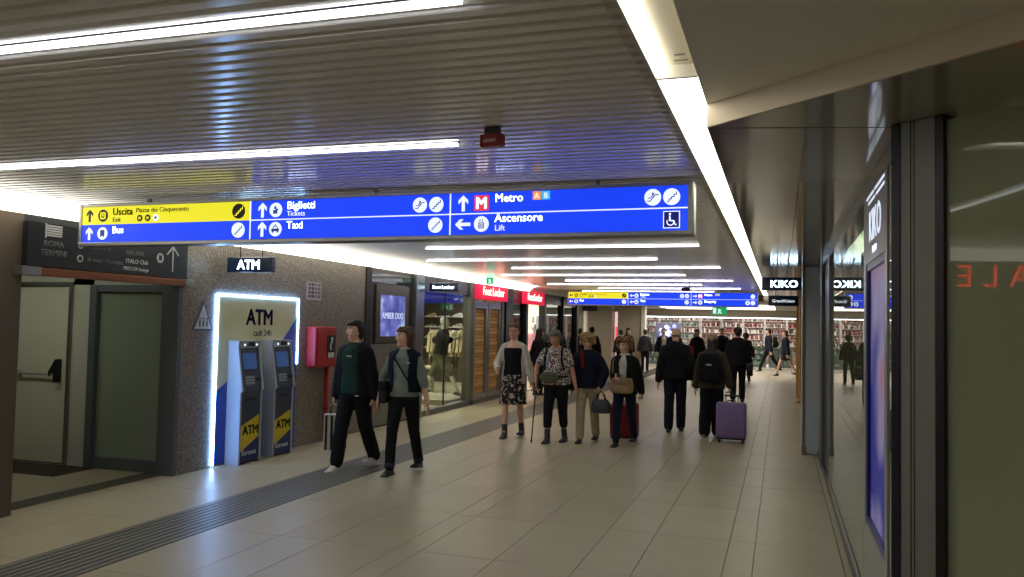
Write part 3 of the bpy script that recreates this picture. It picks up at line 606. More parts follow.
# ---- red Foot Locker fascia signs
M_fred = emis('sign crimson',(225,16,66),.5); M_fw = emis('sign cream',(255,225,210),.9); M_fy = emis('sign amber',(255,190,90),1.5)
for a,b,l in ((16.5,18.5,'crimson lit Foot Locker fascia sign above the brick doors'),(19.85,21.7,'crimson lit Foot Locker fascia sign above the bright doorway')):
    f_ = thing('fascia_sign',(WX,(a+b)/2,2.24),l,'sign')
    B(WX,WX+.08,a,b,2.24,2.565,.008).build('box', M_fred, f_)
    text('lettering','Foot Locker',(WX+.084,(a+b)/2,2.34),.26,M_fw,f_,'x',align='CENTER',bold=.004,sx=1.1*(b-a)/2)
# ================================================================== ATM AREA
M_ledw = emis('frame led',(140,186,255),17.0)
af = thing('atm_surround',(WX,8.86,0),'glowing white light frame and printed blue yellow backboard around the cash machines','sign')
B(WX,WX+.012,8.04,9.70,.02,1.97).build('backboard', mat('board cream',(214,206,158),.5), af)
M_pblue = mat('print blue',(40,70,170),.45); M_pyel = mat('print yellow',(222,196,40),.45)
bx_ = WX+.012
MB().prism([(8.04,.02),(8.36,.02),(8.36,1.02),(8.04,.86)],'x',bx_,bx_+.002).build('print_blue', M_pblue, af)
MB().prism([(9.70,1.75),(9.70,1.0),(8.95,1.05)],'x',bx_,bx_+.002).build('print_blue', M_pblue, af)
MB().prism([(8.40,.02),(9.70,.02),(9.70,1.0),(8.40,1.0)],'x',bx_,bx_+.0015).build('print_blue', M_pblue, af)
text('lettering','ATM',(bx_+.002,8.86,1.64),.27,mat('print navy',(24,40,110),.5),af,'x',align='CENTER',bold=.008)
text('lettering','cash 24h',(bx_+.002,8.92,1.50),.11,mat('print brown',(70,66,90),.5),af,'x',align='CENTER')
for nm,bb in (('led_bar',(8.02,8.042,.02,1.973)),('led_bar',(8.02,9.72,1.973,1.995)),('led_bar',(9.698,9.72,1.12,1.973))):
    B(WX,WX+.024,bb[0],bb[1],bb[2],bb[3]).build(nm, M_ledw, af)
def atm(y0, label, dx):
    wd = .43
    t = thing('cash_machine',(WX+dx,y0+wd/2,0),label,'cash machine','cash machines in the light frame')
    x = WX+dx
    P = [(x,0.0),(x+.19,0.0),(x+.19,.84),(x+.215,.86),(x+.14,1.36),(x+.15,1.45),(x,1.45)]
    M_shell = mat('atm shell',(168,176,186),.35); M_face = mat('atm face',(64,74,92),.35,.2)
    for a in (y0,y0+wd-.03): MB().prism(P,'y',a,a+.03).build('side_panel', M_shell, t)
    Q = [(x,.02),(x+.175,.02),(x+.175,.83),(x+.195,.85),(x+.12,1.36),(x,1.36)]
    MB().prism(Q,'y',y0+.03,y0+wd-.03).build('body', M_face, t)
    MB().prism([(x,1.36),(x+.15,1.36),(x+.16,1.45),(x,1.45)],'y',y0+.03,y0+wd-.03).build('hood', M_shell, t)
    [MB().disc((x+.156,yy,1.40),.012,'x',.006,10).build('hood_lamp', emis('hood lamp',(220,235,255),1), t) for yy in (y0+.10,y0+wd-.10)]
    B(x+.15,x+.165,y0+.17,y0+.29,1.385,1.435,.004).build('camera_window', M_black, t)
    def slope(z): return x+.195-(z-.85)*.147
    def sl(nm,a,b,z0,z1,m,d=.006):
        MB().prism([(slope(z0)-.01,z0),(slope(z0)+d,z0),(slope(z1)+d,z1),(slope(z1)-.01,z1)],'y',a,b).build(nm,m,t)
    sl('screen_bezel',y0+.05,y0+wd-.05,1.08,1.33,mat('bezel',(40,52,72),.3))
    sl('screen',y0+.085,y0+wd-.085,1.11,1.30,emis('atm screen',(60,100,170),.12),.009)
    for r in range(3):
        for c in range(4): sl('key',y0+.10+c*.045,y0+.135+c*.045,.93+r*.035,.955+r*.035,mat('key',(150,160,172),.4),.012)
    sl('card_slot',y0+.31,y0+.40,.97,1.0,M_black,.012)
    fx = x+.176
    B(x+.17,fx+.004,y0+.12,y0+wd-.12,.74,.765,.003).build('cash_slot', M_black, t)
    MB().prism([(y0+.035,.44),(y0+wd-.035,.56),(y0+wd-.035,.30),(y0+.035,.14)],'x',fx-.003,fx+.002).build('sticker_yellow', M_pyel, t)
    MB().prism([(y0+.035,.14),(y0+wd-.035,.30),(y0+wd-.035,.03),(y0+.035,.03)],'x',fx-.003,fx+.003).build('sticker_blue', mat('sticker navy',(22,40,110),.4), t)
    text('lettering','ATM',(fx+.003,y0+wd/2+.02,.34),.15,mat('sticker black',(28,28,40),.5),t,'x',align='CENTER',bold=.005)
    text('lettering','Euronet',(fx+.004,y0+wd/2,.10),.085,mat('sticker white',(225,230,240),.5),t,'x',align='CENTER',bold=0.0)
    B(x+.17,fx+.012,y0,y0+wd,.845,.855).build('seam_strip', M_shell, t)
atm(8.25,'cash machine on the left, beside the tall glowing light bar',.018)
atm(8.93,'cash machine on the right, nearer the red fire box',.018)
# triangle notice, paper notice
tr = thing('triangle_sign',(WX,7.8,1.55),'pale triangular notice on the granite wall left of the light frame','sign')
MB().prism([(7.62,1.565),(7.98,1.565),(7.80,1.90)],'x',WX,WX+.008).build('plate', mat('tri edge',(80,92,120),.5), tr)
MB().prism([(7.66,1.585),(7.94,1.585),(7.80,1.86)],'x',WX+.008,WX+.011).build('field', mat('tri field',(205,212,222),.5), tr)
for k in range(3):
    yy = 7.74+k*.06; MB().box(WX+.011,WX+.013,yy-.012,yy+.012,1.61,1.68).disc((WX+.011,yy,1.70),.013,'x',.002,10).build('figure_symbol', mat('tri print',(70,80,110),.5), tr)
nt_ = thing('paper_notice',(WX,10.15,1.98),'pinkish white printed paper notice on the granite wall above the red box','notice')
B(WX,WX+.004,9.93,10.31,1.99,2.24).build('sheet', mat('paper',(196,186,190),.7), nt_)
for k in range(4):
    for j in range(4): B(WX+.004,WX+.005,9.96+j*.085,10.03+j*.085,2.02+k*.055,2.06+k*.055).build('print_block', mat('print block %d' % ((k*3+j*5) % 3),((120,110,130),(150,130,140),(90,88,100))[(k*3+j*5) % 3],.7), nt_)
# red fire cabinet on pole
fb = thing('fire_cabinet',(WX,10.3,0),'red fire cabinet with a dark phone label on the granite wall','cabinet')
M_red = mat('fire red',(176,28,32),.4)
B(WX,WX+.16,9.95,10.50,1.06,1.62,.02).build('body', M_red, fb); B(WX+.16,WX+.168,9.99,10.46,1.10,1.58,.004).build('door', mat('fire red b',(188,32,36),.4), fb)
B(WX+.168,WX+.174,10.22,10.44,1.18,1.50,.003).build('label_plate', M_black, fb)
B(WX+.174,WX+.177,10.25,10.41,1.19,1.26).build('label_white', M_white, fb)
MB().tube([(WX+.178,10.31,1.31),(WX+.178,10.30,1.36),(WX+.178,10.34,1.41),(WX+.178,10.34,1.46)],[.014,.009,.009,.014],8).build('phone_symbol', M_white, fb, True)
MB().tube([(WX+.06,10.42,0),(WX+.06,10.42,1.07)],[.035,.035],12,dome=False).build('pole', M_red, fb, True)
MB().tube([(WX+.06,10.42,.44),(WX+.06,10.42,.50)],[.045,.045],12,dome=False).build('pole_collar', mat('fire red dark',(130,22,26),.4), fb, True)
# display screen
ds = thing('display_screen',(WX,12.6,1.4),'lit advertising screen with white lettering in the bronze wall bay','screen')
B(WX-.04,WX-.01,12.02,13.25,1.36,2.32,.01).build('bezel', mat('bronze bezel',(90,80,70),.35,.3), ds)
sm = bpy.data.materials.new('screen print'); sm.use_nodes = True; nt = sm.node_tree; b_ = nt.nodes['Principled BSDF']
tc = nt.nodes.new('ShaderNodeTexCoord'); n_ = nt.nodes.new('ShaderNodeTexNoise'); n_.inputs['Scale'].default_value = 3.2; n_.inputs['Detail'].default_value = 2
rp = nt.nodes.new('ShaderNodeValToRGB'); rp.color_ramp.elements[0].position = .35; rp.color_ramp.elements[0].color = (.04,.06,.35,1); rp.color_ramp.elements[1].position = .66; rp.color_ramp.elements[1].color = (.42,.55,.85,1)
e_ = rp.color_ramp.elements.new(.52); e_.color = (.16,.17,.55,1)
nt.links.new(tc.outputs['Object'], n_.inputs['Vector']); nt.links.new(n_.outputs['Fac'], rp.inputs['Fac']); nt.links.new(rp.outputs['Color'], b_.inputs['Base Color']); nt.links.new(rp.outputs['Color'], b_.inputs['Emission Color']); b_.inputs['Emission Strength'].default_value = .4
B(WX-.01,WX-.004,12.17,13.08,1.47,2.15).build('screen', sm, ds)
text('lettering','AMBER DUO',(WX-.003,12.62,1.76),.15,emis('screen white',(220,230,255),.5),ds,'x',align='CENTER',bold=0,sx=.95)

for t_ in (af, ds, fb, brd): t_.location.x += .002
# ================================================================== FIGURES
FINISH = []          # (object, fingers MB) remeshed at the end in one evaluation
def remesh(o, vox, smooth=2, disp=0.0, dscale=.12):
    r = o.modifiers.new('remesh','REMESH'); r.mode = 'VOXEL'; r.voxel_size = vox; r.use_smooth_shade = True
    if smooth:
        s = o.modifiers.new('smooth','SMOOTH'); s.iterations = smooth; s.factor = .5
    if disp:
        tx = bpy.data.textures.get('folds%g' % dscale) or bpy.data.textures.new('folds%g' % dscale, 'CLOUDS'); tx.noise_scale = dscale; tx.noise_depth = 1
        d = o.modifiers.new('folds','DISPLACE'); d.texture = tx; d.strength = disp; d.mid_level = .5; d.texture_coords = 'LOCAL'
def skin_mat(name, rgb): return mat(name, rgb, .55, var=.06, vscale=14)
SK = skin_mat('skin light',(226,178,150)); SK2 = skin_mat('skin tan',(206,154,122)); SKM = mat('mannequin white',(206,202,192),.4)
M_eye = mat('eye white',(225,222,216),.3); M_iris = mat('iris',(40,30,26),.2); M_lip = mat('lips',(170,84,78),.5)
def cloth(name, rgb, rough=.85, var=.12): return mat('cloth '+name, rgb, rough, var=var, vscale=9, spec=.2, bump=.25, bscale=55)
TORSO = [(.79,.07,.07,0),(.83,.135,.105,.005),(.90,.163,.118,.005),(.97,.158,.112,0),(1.05,.143,.102,0),(1.12,.138,.099,0),(1.20,.148,.105,0),(1.29,.156,.108,.004),(1.35,.148,.098,.008),(1.40,.105,.078,.010),(1.45,.060,.056,.010)]
def ik(s, t, L1, L2, pole):
    s, t, pole = Vector(s), Vector(t), Vector(pole); d = t-s; D = min(d.length, (L1+L2)*.999); d.normalize()
    a = (L1*L1 - L2*L2 + D*D)/(2*D); h = math.sqrt(max(L1*L1-a*a, 1e-6))
    p = pole - d*pole.dot(d); p.normalize()
    return s + d*a + p*h, s + d*D
def figure(label, loc, heading, h=1.70, lean=3, legs=((0,2),(0,2)), hands=None, poles=None, build=1.0, belly=0.0,
           top=None, inner=None, bottom=None, shoes=None, hair=None, skin=None, vox=.012, nod=0, turn=0, tilt=0, grip=(0,0), glasses=None, extra=None, name='person', cat='person', splay=.02, mann=False):
    S = h/1.70; skin = skin or SK
    # legs: (hip flex, knee flex) for right (-x) and left (+x)
    pel = None; J = {}
    mins = []
    for i, sx in enumerate((-1, 1)):
        a, k = [math.radians(v) for v in legs[i][:2]]
        hip = Vector((sx*.088, 0, .90)); kn = hip + Vector((sx*splay*.4, -math.sin(a), -math.cos(a)))*.43; an = kn + Vector((0, -math.sin(a-k), -math.cos(a-k)))*.40
        fp = legs[i][2] if len(legs[i]) > 2 else 0      # foot pitch, + toes up
        J[sx] = [hip, kn, an, math.radians(fp)]
        f = math.radians(fp); low = min(an.z - .075*math.cos(f) - .05*math.sin(max(f, 0)) , an.z - .075*math.cos(f) + .17*math.sin(f))
        mins.append(low)
    dz = -min(mins); Z0 = Vector((0, 0, dz))
    for sx in J:
        for i in range(3): J[sx][i] = J[sx][i] + Z0
    piv = Vector((0, 0, .92)) ; RL = Matrix.Rotation(math.radians(lean), 3, 'X')
    def T(p): return RL @ (Vector(p)-piv) + piv + Z0                      # torso lean
    hp = Vector((0, .01, 1.46)); RH = Matrix.Rotation(math.radians(turn), 3, 'Z') @ Matrix.Rotation(math.radians(nod), 3, 'X') @ Matrix.Rotation(math.radians(tilt), 3, 'Y')
    def TH(p): return T(hp) + RH @ (Vector(p)-hp)                          # head (kept upright by nod)
    root = thing(name, loc, label, cat, rz=math.radians(heading)); root.scale = (S, S, S)
    arms = {}
    hands = hands or ((-.25,.02,.80),(.25,-.02,.80)); poles = poles or ((-.3,1,0),(.3,1,0))
    for i, sx in enumerate((-1, 1)):
        sh = T((sx*.148*min(build,1.12), .01, 1.345)); tgt = Vector(hands[i]) + Z0
        el, wr = ik(sh, tgt, .275, .245, poles[i]); arms[sx] = (sh, el, wr)
    # ---- body, one continuous surface
    b = MB()
    def torso_ring(z, rx, ry, yo, g=0.0, n=18, arc=None, th=.0):
        bl = belly*math.exp(-((z-1.05)/.12)**2)
        pts = []
        for k in range(n):
            a = 2*math.pi*k/n; x = (rx*build+g)*math.cos(a); y = (ry+g)*math.sin(a)*(1.0) + yo
            if math.sin(a) < 0: y -= bl*(-math.sin(a))
            pts.append(T((x, y, z)))
        return pts
    b.loft([torso_ring(*r) for r in TORSO])
    [b.tube([T((s_*.05,.012,1.39)), T((s_*.14*min(build,1.12),.01,1.35))], [.045,.048], 10) for s_ in (-1,1)]
    b.tube([T((0,.012,1.40)), TH((0,.008,1.53))], [.056,.052], 12)
    hr = [(1.468,.026,.030,-.052),(1.485,.044,.052,-.036),(1.515,.056,.072,-.020),(1.55,.066,.085,-.008),(1.59,.072,.092,-.002),(1.63,.073,.094,.002),(1.662,.064,.083,.005),(1.685,.044,.058,.006),(1.697,.02,.026,.006)]
    b.loft([[TH((rx*math.cos(2*math.pi*k/16), ry*math.sin(2*math.pi*k/16)+yo, z)) for k in range(16)] for z, rx, ry, yo in hr])
    b.tube([TH((0,-.088,1.602)), TH((0,-.104,1.578)), TH((0,-.112,1.562))], [.009,.011,.014], 8)
    for sx in (-1, 1):
        b.ell(TH((sx*.074,.012,1.58)), (.011,.02,.032), 8, 6, RH)
        b.ell(TH((sx*.04,-.074,1.558)), (.022,.02,.022), 8, 6, RH)
        hip, kn, an, fp = J[sx]
        b.tube([hip+Vector((0,0,.02)), hip.lerp(kn,.35), kn, kn.lerp(an,.3), kn.lerp(an,.75), an], [.080,.072,.050,.052,.038,.034], 12)
        R = Matrix.Rotation(fp, 3, 'X'); b.tube([an+R @ Vector((0,.03,-.035)), an+R @ Vector((0,-.05,-.05)), an+R @ Vector((0,-.13,-.062))], [.024,.026,.016], 8)
        sh, el, wr = arms[sx]
        b.tube([sh, sh.lerp(el,.5), el], [.050,.044,.037], 10); b.tube([el, el.lerp(wr,.3), wr], [.038,.038,.026], 10)
    # hands
    fing = MB()
    for i, sx in enumerate((-1, 1)):
        sh, el, wr = arms[sx]; d = (wr-el).normalized()
        if grip[i]: d = (d*.55 + Vector((0,0,-1))*.45).normalized()
        inn = Vector((-sx,0,0)) - d*Vector((-sx,0,0)).dot(d)
        if inn.length < .3: inn = Vector((0,0,-1)) - d*Vector((0,0,-1)).dot(d)
        inn.normalize(); lat = d.cross(inn)*(1 if sx < 0 else -1)      # towards the thumb
        if lat.dot(Vector((0,-1,0))) < -.2: lat = -lat
        b.tube([wr, wr+d*.035, wr+d*.085], [.028,.037,.038], 10, flat=.42, side=lat)
        c = (1.25 if grip[i] else .38)
        for j, ln in enumerate((.073,.082,.077,.060)):
            p0 = wr + d*.082 + lat*(.030-.0205*j); dd = (d + lat*(.10-.07*j)).normalized(); pts = [p0-dd*.02, p0]; ang = 0
            for s_ in (.45,.32,.25):
                ang += c*.62; v = dd*math.cos(ang) + inn*math.sin(ang); pts.append(pts[-1] + v*ln*s_)
            fing.tube(pts, [.0095,.0092,.0088,.0082,.0070], 7)
        t0 = wr + d*.02 + lat*.026; v1 = (d*.55+lat*.75+inn*.25).normalized(); v2 = (d*.85+lat*.25+inn*.45).normalized()
        fing.tube([t0-v1*.01, t0+v1*.032, t0+v1*.032+v2*.028, t0+v1*.032+v2*.05], [.012,.0115,.0105,.0085], 7)
    bo = b.build('body', skin, root, world=False); remesh(bo, vox, 2); FINISH.append((bo, fing, skin))
    # face
    if not mann:
        for sx in (-1, 1):
            e = MB().ell(TH((sx*.031,-.079,1.594)), (.0145,.010,.008), 10, 6, RH).build('eye', M_eye, root, True, world=False)
            MB().ell(TH((sx*.031,-.0885,1.594)), (.0065,.003,.0065), 8, 6, RH).build('iris', M_iris, e, True, world=False)
            MB().tube([TH((sx*.016,-.0905,1.612)), TH((sx*.032,-.0875,1.616)), TH((sx*.048,-.075,1.611))], [.004,.0045,.003], 6).build('eyebrow', mat('brow',(60,44,34),.8), root, True, world=False)
        MB().tube([TH((-.024,-.0845,1.521)), TH((0,-.094,1.522)), TH((.024,-.0845,1.521))], [.004,.0065,.004], 6).build('mouth', M_lip, root, True, world=False)
    if glasses:
        g = MB()
        for sx in (-1, 1):
            pts = [TH((sx*.033+.022*math.cos(2*math.pi*k/12), -.098, 1.592+.018*math.sin(2*math.pi*k/12))) for k in range(13)]
            g.tube(pts, [.003]*13, 5, dome=False); g.tube([TH((sx*.055,-.096,1.596)), TH((sx*.077,.0,1.592))], [.0028,.0028], 5)
        g.tube([TH((-.011,-.100,1.594)), TH((.011,-.100,1.594))], [.003,.003], 5).build('glasses', glasses, root, True, world=False)
    # ---- clothes
    def garment(nm, o, open_=False):
        m_, g, hem, sl, fl = o['m'], o.get('g',.018), o.get('hem',.86), o.get('sleeve',1.0), o.get('flare',0)
        neck = o.get('neck',1.44)
        q = MB(); zs = [hem] + [r[0] for r in TORSO if r[0] > hem+.02 and r[0] < neck-.012] + [neck]
        def interp(z):
            for r0_, r1_ in zip(TORSO, TORSO[1:]):
                if r0_[0] <= z <= r1_[0]:
                    t = (z-r0_[0])/(r1_[0]-r0_[0]); return [r0_[i]+(r1_[i]-r0_[i])*t for i in range(1,4)]
            return list(TORSO[2][1:]) if z < .8 else list(TORSO[-1][1:])
        rings = []
        for z in zs:
            rx, ry, yo = interp(max(z,.92)) if z < 1.05 else interp(z)
            gg = g + fl*max(0,(1.12-z))
            if z > 1.38: gg = g*.8
            bl = belly*math.exp(-((z-1.05)/.12)**2)
            if not open_:
                rings.append([T((((rx*build)+gg)*math.cos(2*math.pi*k/20), (ry+gg)*math.sin(2*math.pi*k/20)+yo-(bl*max(0,-math.sin(2*math.pi*k/20))), z)) for k in range(20)])
            else:
                gap = o.get('gap',.5)*(1.0 if z < 1.38 else .9); pts = []
                aa = [-math.pi/2+gap + (2*math.pi-2*gap)*k/17 for k in range(18)]
                for a in aa: pts.append(T(((rx*build+gg)*math.cos(a), (ry+gg)*math.sin(a)+yo-(bl*max(0,-math.sin(a))), z)))
                for a in aa[::-1]: pts.append(T(((rx*build+gg-.022)*math.cos(a), (ry+gg-.022)*math.sin(a)+yo-(bl*max(0,-math.sin(a))), z)))
                rings.append(pts)
        q.loft(rings)
        if sl > 0 or o.get('cap'):
            if not o.get('noshoulder'):
                if open_:
                    for sx in (-1,1): q.tube([T((sx*.075,.015,1.385)), T((sx*.138*min(build,1.12),.01,1.35))],[.040+g*.5,.046+g*.6],10)
                else: [q.tube([T((s_*.05,.012,1.388)), T((s_*.138*min(build,1.12),.01,1.35))],[.045+g*.5,.046+g*.6],10) for s_ in (-1,1)]
            for sx in (-1,1):
                sh, el, wr = arms[sx]; up = min(1, sl/.52); e1 = sh.lerp(el, up)
                q.tube([sh, sh.lerp(e1,.5), e1],[.047+g*.7,.046+g*.8,.040+g*.8],10)
                if sl > .55:
                    f = (sl-.52)/.48; w1 = el.lerp(wr, f); q.tube([el, el.lerp(w1,.5), w1],[.041+g*.8,.038+g*.7,.030+g*.6+o.get('cuff',0)],10)
        ob = q.build(nm, m_, root, world=False); remesh(ob, vox, 2, o.get('fold',.012), .11); return ob
    if inner: garment(inner.get('name','shirt'), inner)
    if top: garment(top.get('name','jacket'), top, top.get('open',False))
    if bottom:
        m_ = bottom['m']; g = bottom.get('g',.014); q = MB(); L = bottom.get('len',1.0); wid = bottom.get('wide',0)
        if bottom.get('kind') == 'skirt':
            hz = bottom.get('hem',.52); rr = []
            kx = [(J[-1][1]+J[1][1])/2]
            for z, e in ((1.02,0),(.95,.0),(.86,.015),(.75,.03),(.62,.05),(hz,.06)):
                rx, ry = .148*build+.012+e, .106+.012+e*1.1; fy = kx[0].y*max(0,(.95-z)/.45)*.8
                rr.append([Vector((rx*math.cos(2*math.pi*k/22)*(1+.03*math.sin(5*k)*(e/.06)), ry*math.sin(2*math.pi*k/22)*(1+.03*math.sin(5*k)*(e/.06))+fy, z))+Z0 for k in range(22)])
            q.loft(rr); ob = q.build('skirt', m_, root, world=False); remesh(ob, vox, 1, .01, .1)
        else:
            q.loft([[p for p in torso_ring(z, rx, ry, yo, g)] for z, rx, ry, yo in TORSO[:5]])
            for sx in (-1,1):
                hip, kn, an, fp = J[sx]; end = kn.lerp(an, (L-.5)/.5*.97 if L > .5 else .1)
                q.tube([hip+Vector((0,0,.02)), hip.lerp(kn,.4), kn, kn.lerp(end,.5), end],[.082+g,.075+g+wid*.4,.054+g+wid*.7,.050+g+wid,.044+g+wid],12, dome=True)
            ob = q.build('trousers', m_, root, world=False); remesh(ob, vox, 2, .010, .09)
            if bottom.get('cuff'):
                for sx in (-1,1):
                    hip, kn, an, fp = J[sx]; e0 = kn.lerp(an,.86); MB().tube([e0, an],[.060,.058],14,dome=False).build('trouser_cuff', bottom['cuff'], root, True, world=False)
    if shoes:
        for sx in (-1,1):
            hip, kn, an, fp = J[sx]; R = Matrix.Rotation(fp, 3, 'X'); hi = shoes.get('high',0)
            rings = []; 
            for y, wd, ht, zb in ((.075,.024,.045,0),(.062,.033,.070,0),(.02,.036,.082+hi*.3,0),(-.04,.038,.072,0),(-.10,.044,.05,0),(-.15,.043,.038,.002),(-.182,.028,.028,.006)):
                n = 12; rings.append([an + R @ Vector((sx*.004+wd*math.cos(2*math.pi*k/n), y, -.078+zb+ht*.5+ht*.5*max(-.92,math.sin(2*math.pi*k/n))*1.0)) for k in range(n)])
            so = MB().loft(rings)
            if hi: so.tube([an+R @ Vector((0,.012,-.03)), an.lerp(kn,hi)],[.044,.044],12)
            s_ob = so.build('shoe', shoes['m'], root, True, world=False)
            o_ = [(y, wd) for y, wd in ((.078,.022),(.06,.036),(0,.039),(-.05,.041),(-.10,.047),(-.15,.045),(-.186,.026))]
            pl = [(w_, y) for y, w_ in o_] + [(-w_, y) for y, w_ in o_[::-1]]
            MB().prism(pl,'z',-.080,-.062).xform(Matrix.Translation(an) @ R.to_4x4()).build('sole', shoes.get('sole', shoes['m']), s_ob, world=False)
    # ---- hair
    if hair:
        st, hm = hair['style'], hair['m']; q = MB()
        def cap(zlow_back, zlow_side, fr, ex=.012):
            rr = []
            for z, rx, ry, yo in hr:
                if z < 1.60: continue
                n = 16
                rr.append([TH(((rx+ex)*math.cos(2*math.pi*k/n), (ry+ex)*math.sin(2*math.pi*k/n)+yo+(.018 if z < 1.645 and math.sin(2*math.pi*k/n) < 0 else .0), z+ (.008 if z > 1.66 else 0))) for k in range(n)])
            q.loft(rr)
            q.tube([TH((0,.035,1.63)), TH((0,.040,zlow_back))],[.078,.066],12)
            for sx in (-1,1): q.tube([TH((sx*.06,.012,1.63)), TH((sx*.068,.015,zlow_side))],[.034,.026],8)
            if fr: q.tube([TH((-.05,-.072,1.652)), TH((0,-.094,1.655)), TH((.05,-.072,1.652))],[.024,.026,.024],8)
        if st == 'short': cap(1.53,1.575,True)
        elif st == 'crop': cap(1.54,1.585,False,.008)
        elif st == 'bob':
            cap(1.50,1.56,False,.016)
            for sx in (-1,1): q.tube([TH((sx*.060,-.015,1.655)), TH((sx*.084,.008,1.60)), TH((sx*.082,.014,1.545))],[.03,.032,.022],8)
            q.tube([TH((.02,-.07,1.68)), TH((-.055,-.068,1.645))],[.025,.02],8)
        elif st == 'curly':
            cap(1.52,1.56,False,.014)
            rnd = random.Random(len(label))
            for k in range(110):
                a = rnd.uniform(0, 2*math.pi); z = rnd.uniform(1.53,1.70); 
                if math.sin(a) < -.55 and z < 1.645: continue
                rr = .106 if z < 1.65 else .106-(z-1.65)*1.1; sz = rnd.uniform(.02,.034); q.ell(TH((rr*math.cos(a), rr*1.05*math.sin(a)+.008, z+.014)), (sz,sz,sz), 7, 5)
        elif st == 'long':
            cap(1.45,1.5,False,.016); q.tube([TH((0,.05,1.62)), T((0,.10,1.40)), T((0,.125,1.24))],[.078,.078,.05],12,flat=.5,side=(1,0,0))
        elif st == 'bun':
            cap(1.53,1.585,False,.010); q.ell(TH((0,.11,1.62)), (.042,.038,.042))
        elif st == 'fringe':
            q.tube([TH((-.07,.03,1.56)), TH((-.045,.075,1.555)), TH((0,.092,1.55)), TH((.045,.075,1.555)), TH((.07,.03,1.56))],[.012,.016,.018,.016,.012],8)
        ob = q.build('hair', hm, root, world=False); remesh(ob, max(.009, vox*.8) if st != 'curly' else .007, 2 if st != 'curly' else 1, .008 if st != 'fringe' else 0, .03)
    if extra: extra(root, T, TH, J, arms, Z0)
    return root, T, TH, J, arms, Z0
def strap(root, pts, m, r=.012, name='strap'):
    return MB().tube(pts, [r]*len(pts), 8, flat=.35).build(name, m, root, True, world=False)
C_blk = cloth('black',(26,26,30)); C_nav = cloth('navy',(26,30,46)); C_den = cloth('denim',(28,32,48)); C_grn = cloth('dark green',(30,58,48)); C_sage = cloth('sage',(128,140,130)); C_wht = cloth('white',(206,200,188))
C_crm = cloth('cream',(178,164,138)); C_brn = cloth('brown',(70,58,48)); C_gry = cloth('grey',(96,98,104)); C_tanb = cloth('tan bag',(160,132,98), .6); C_olv = cloth('olive',(92,96,76),.6); C_red = cloth('red',(150,30,44))
C_flo = blotch('floral print',(22,24,26),(178,158,138),22,.56,third=(196,176,150)); C_pat = blotch('mosaic print',(216,210,204),(34,28,32),46,.49,third=(128,70,60))
M_shblk = mat('black leather',(24,24,26),.4); M_shwht = mat('white leather',(214,208,198),.45); M_shgry = mat('grey boot',(58,60,68),.6); M_shbrn = mat('beige shoe',(150,130,108),.6)
H_dk = mat('hair dark',(26,22,20),.6,var=.3,vscale=40); H_br = mat('hair brown',(92,62,42),.55,var=.3,vscale=40); H_bl = mat('hair blond',(168,132,84),.55,var=.3,vscale=40); H_gr = mat('hair grey',(112,104,96),.6,var=.3,vscale=40); H_lb = mat('hair light brown',(128,92,60),.55,var=.3,vscale=40)
def rootpoint(root, p):
    return root.location + Matrix.Rotation(root.rotation_euler.z, 3, 'Z') @ (Vector(p)*root.scale.x)
# 1 man in black jacket
def ex_man(root,T,TH,J,arms,Z0):
    strap(root,[T((.11,-.02,1.43)),T((.06,-.112,1.36)),T((-.04,-.130,1.22)),T((-.15,-.09,1.02))],C_blk,.014)
    MB().box(-.02,.05,-.146,-.140,1.285,1.30).xform(Matrix.Translation(Z0)).build('chest_print', mat('print pale',(170,180,175),.7), root, world=False)
    lo = MB().box(.105,.15,-.128,-.124,.845,.858).xform(Matrix.Translation(Z0)).build('hip_logo', C_wht, root, world=False)
man = figure('young man in open black jacket, dark green top and white sneakers',(-4.70,8.62,0),-10,h=1.725,lean=2,legs=((15,5,9),(-13,14,-12)),hands=((-.24,-.04,.82),(.25,.06,.80)),build=1.08,
  inner=dict(name='sweater',m=C_grn,g=.032,hem=.87,sleeve=.5,neck=1.45),top=dict(m=C_blk,g=.044,hem=.84,sleeve=1.0,open=True,gap=.62,fold=.016,neck=1.43),bottom=dict(m=C_blk,g=.02,wide=.012),shoes=dict(m=M_shwht,sole=M_white),hair=dict(style='short',m=H_dk),turn=-24,nod=-2,grip=(1,0),extra=ex_man,vox=.011)
# 2 woman in navy vest
def ex_w(root,T,TH,J,arms,Z0):
    strap(root,[T((-.10,-.03,1.43)),T((-.06,-.145,1.34)),T((.05,-.155,1.18)),T((.14,-.12,1.03))][::1],C_blk,.010)
    MB().box(.085,.125,-.160,-.155,1.285,1.30).xform(Matrix.Translation(Z0)).build('chest_logo', C_wht, root, world=False)
wom = figure('smiling woman in navy vest over sage shirt with black trousers',(-4.06,8.60,0),2,h=1.66,lean=2,legs=((16,10,6),(-14,10,-8)),hands=((-.30,-.03,.88),(.30,-.03,.84)),poles=((-.8,.8,0),(.8,.8,0)),build=1.0,
  inner=dict(name='shirt',m=C_sage,g=.022,hem=.90,sleeve=.68,neck=1.45),top=dict(name='vest',m=C_nav,g=.046,hem=.95,sleeve=0,cap=True,open=True,gap=.55,neck=1.45),bottom=dict(m=C_blk,g=.012,cuff=cloth('denim cuff',(52,56,70))),shoes=dict(m=M_shblk),hair=dict(style='bob',m=H_br),turn=-38,nod=-2,extra=ex_w,vox=.011)
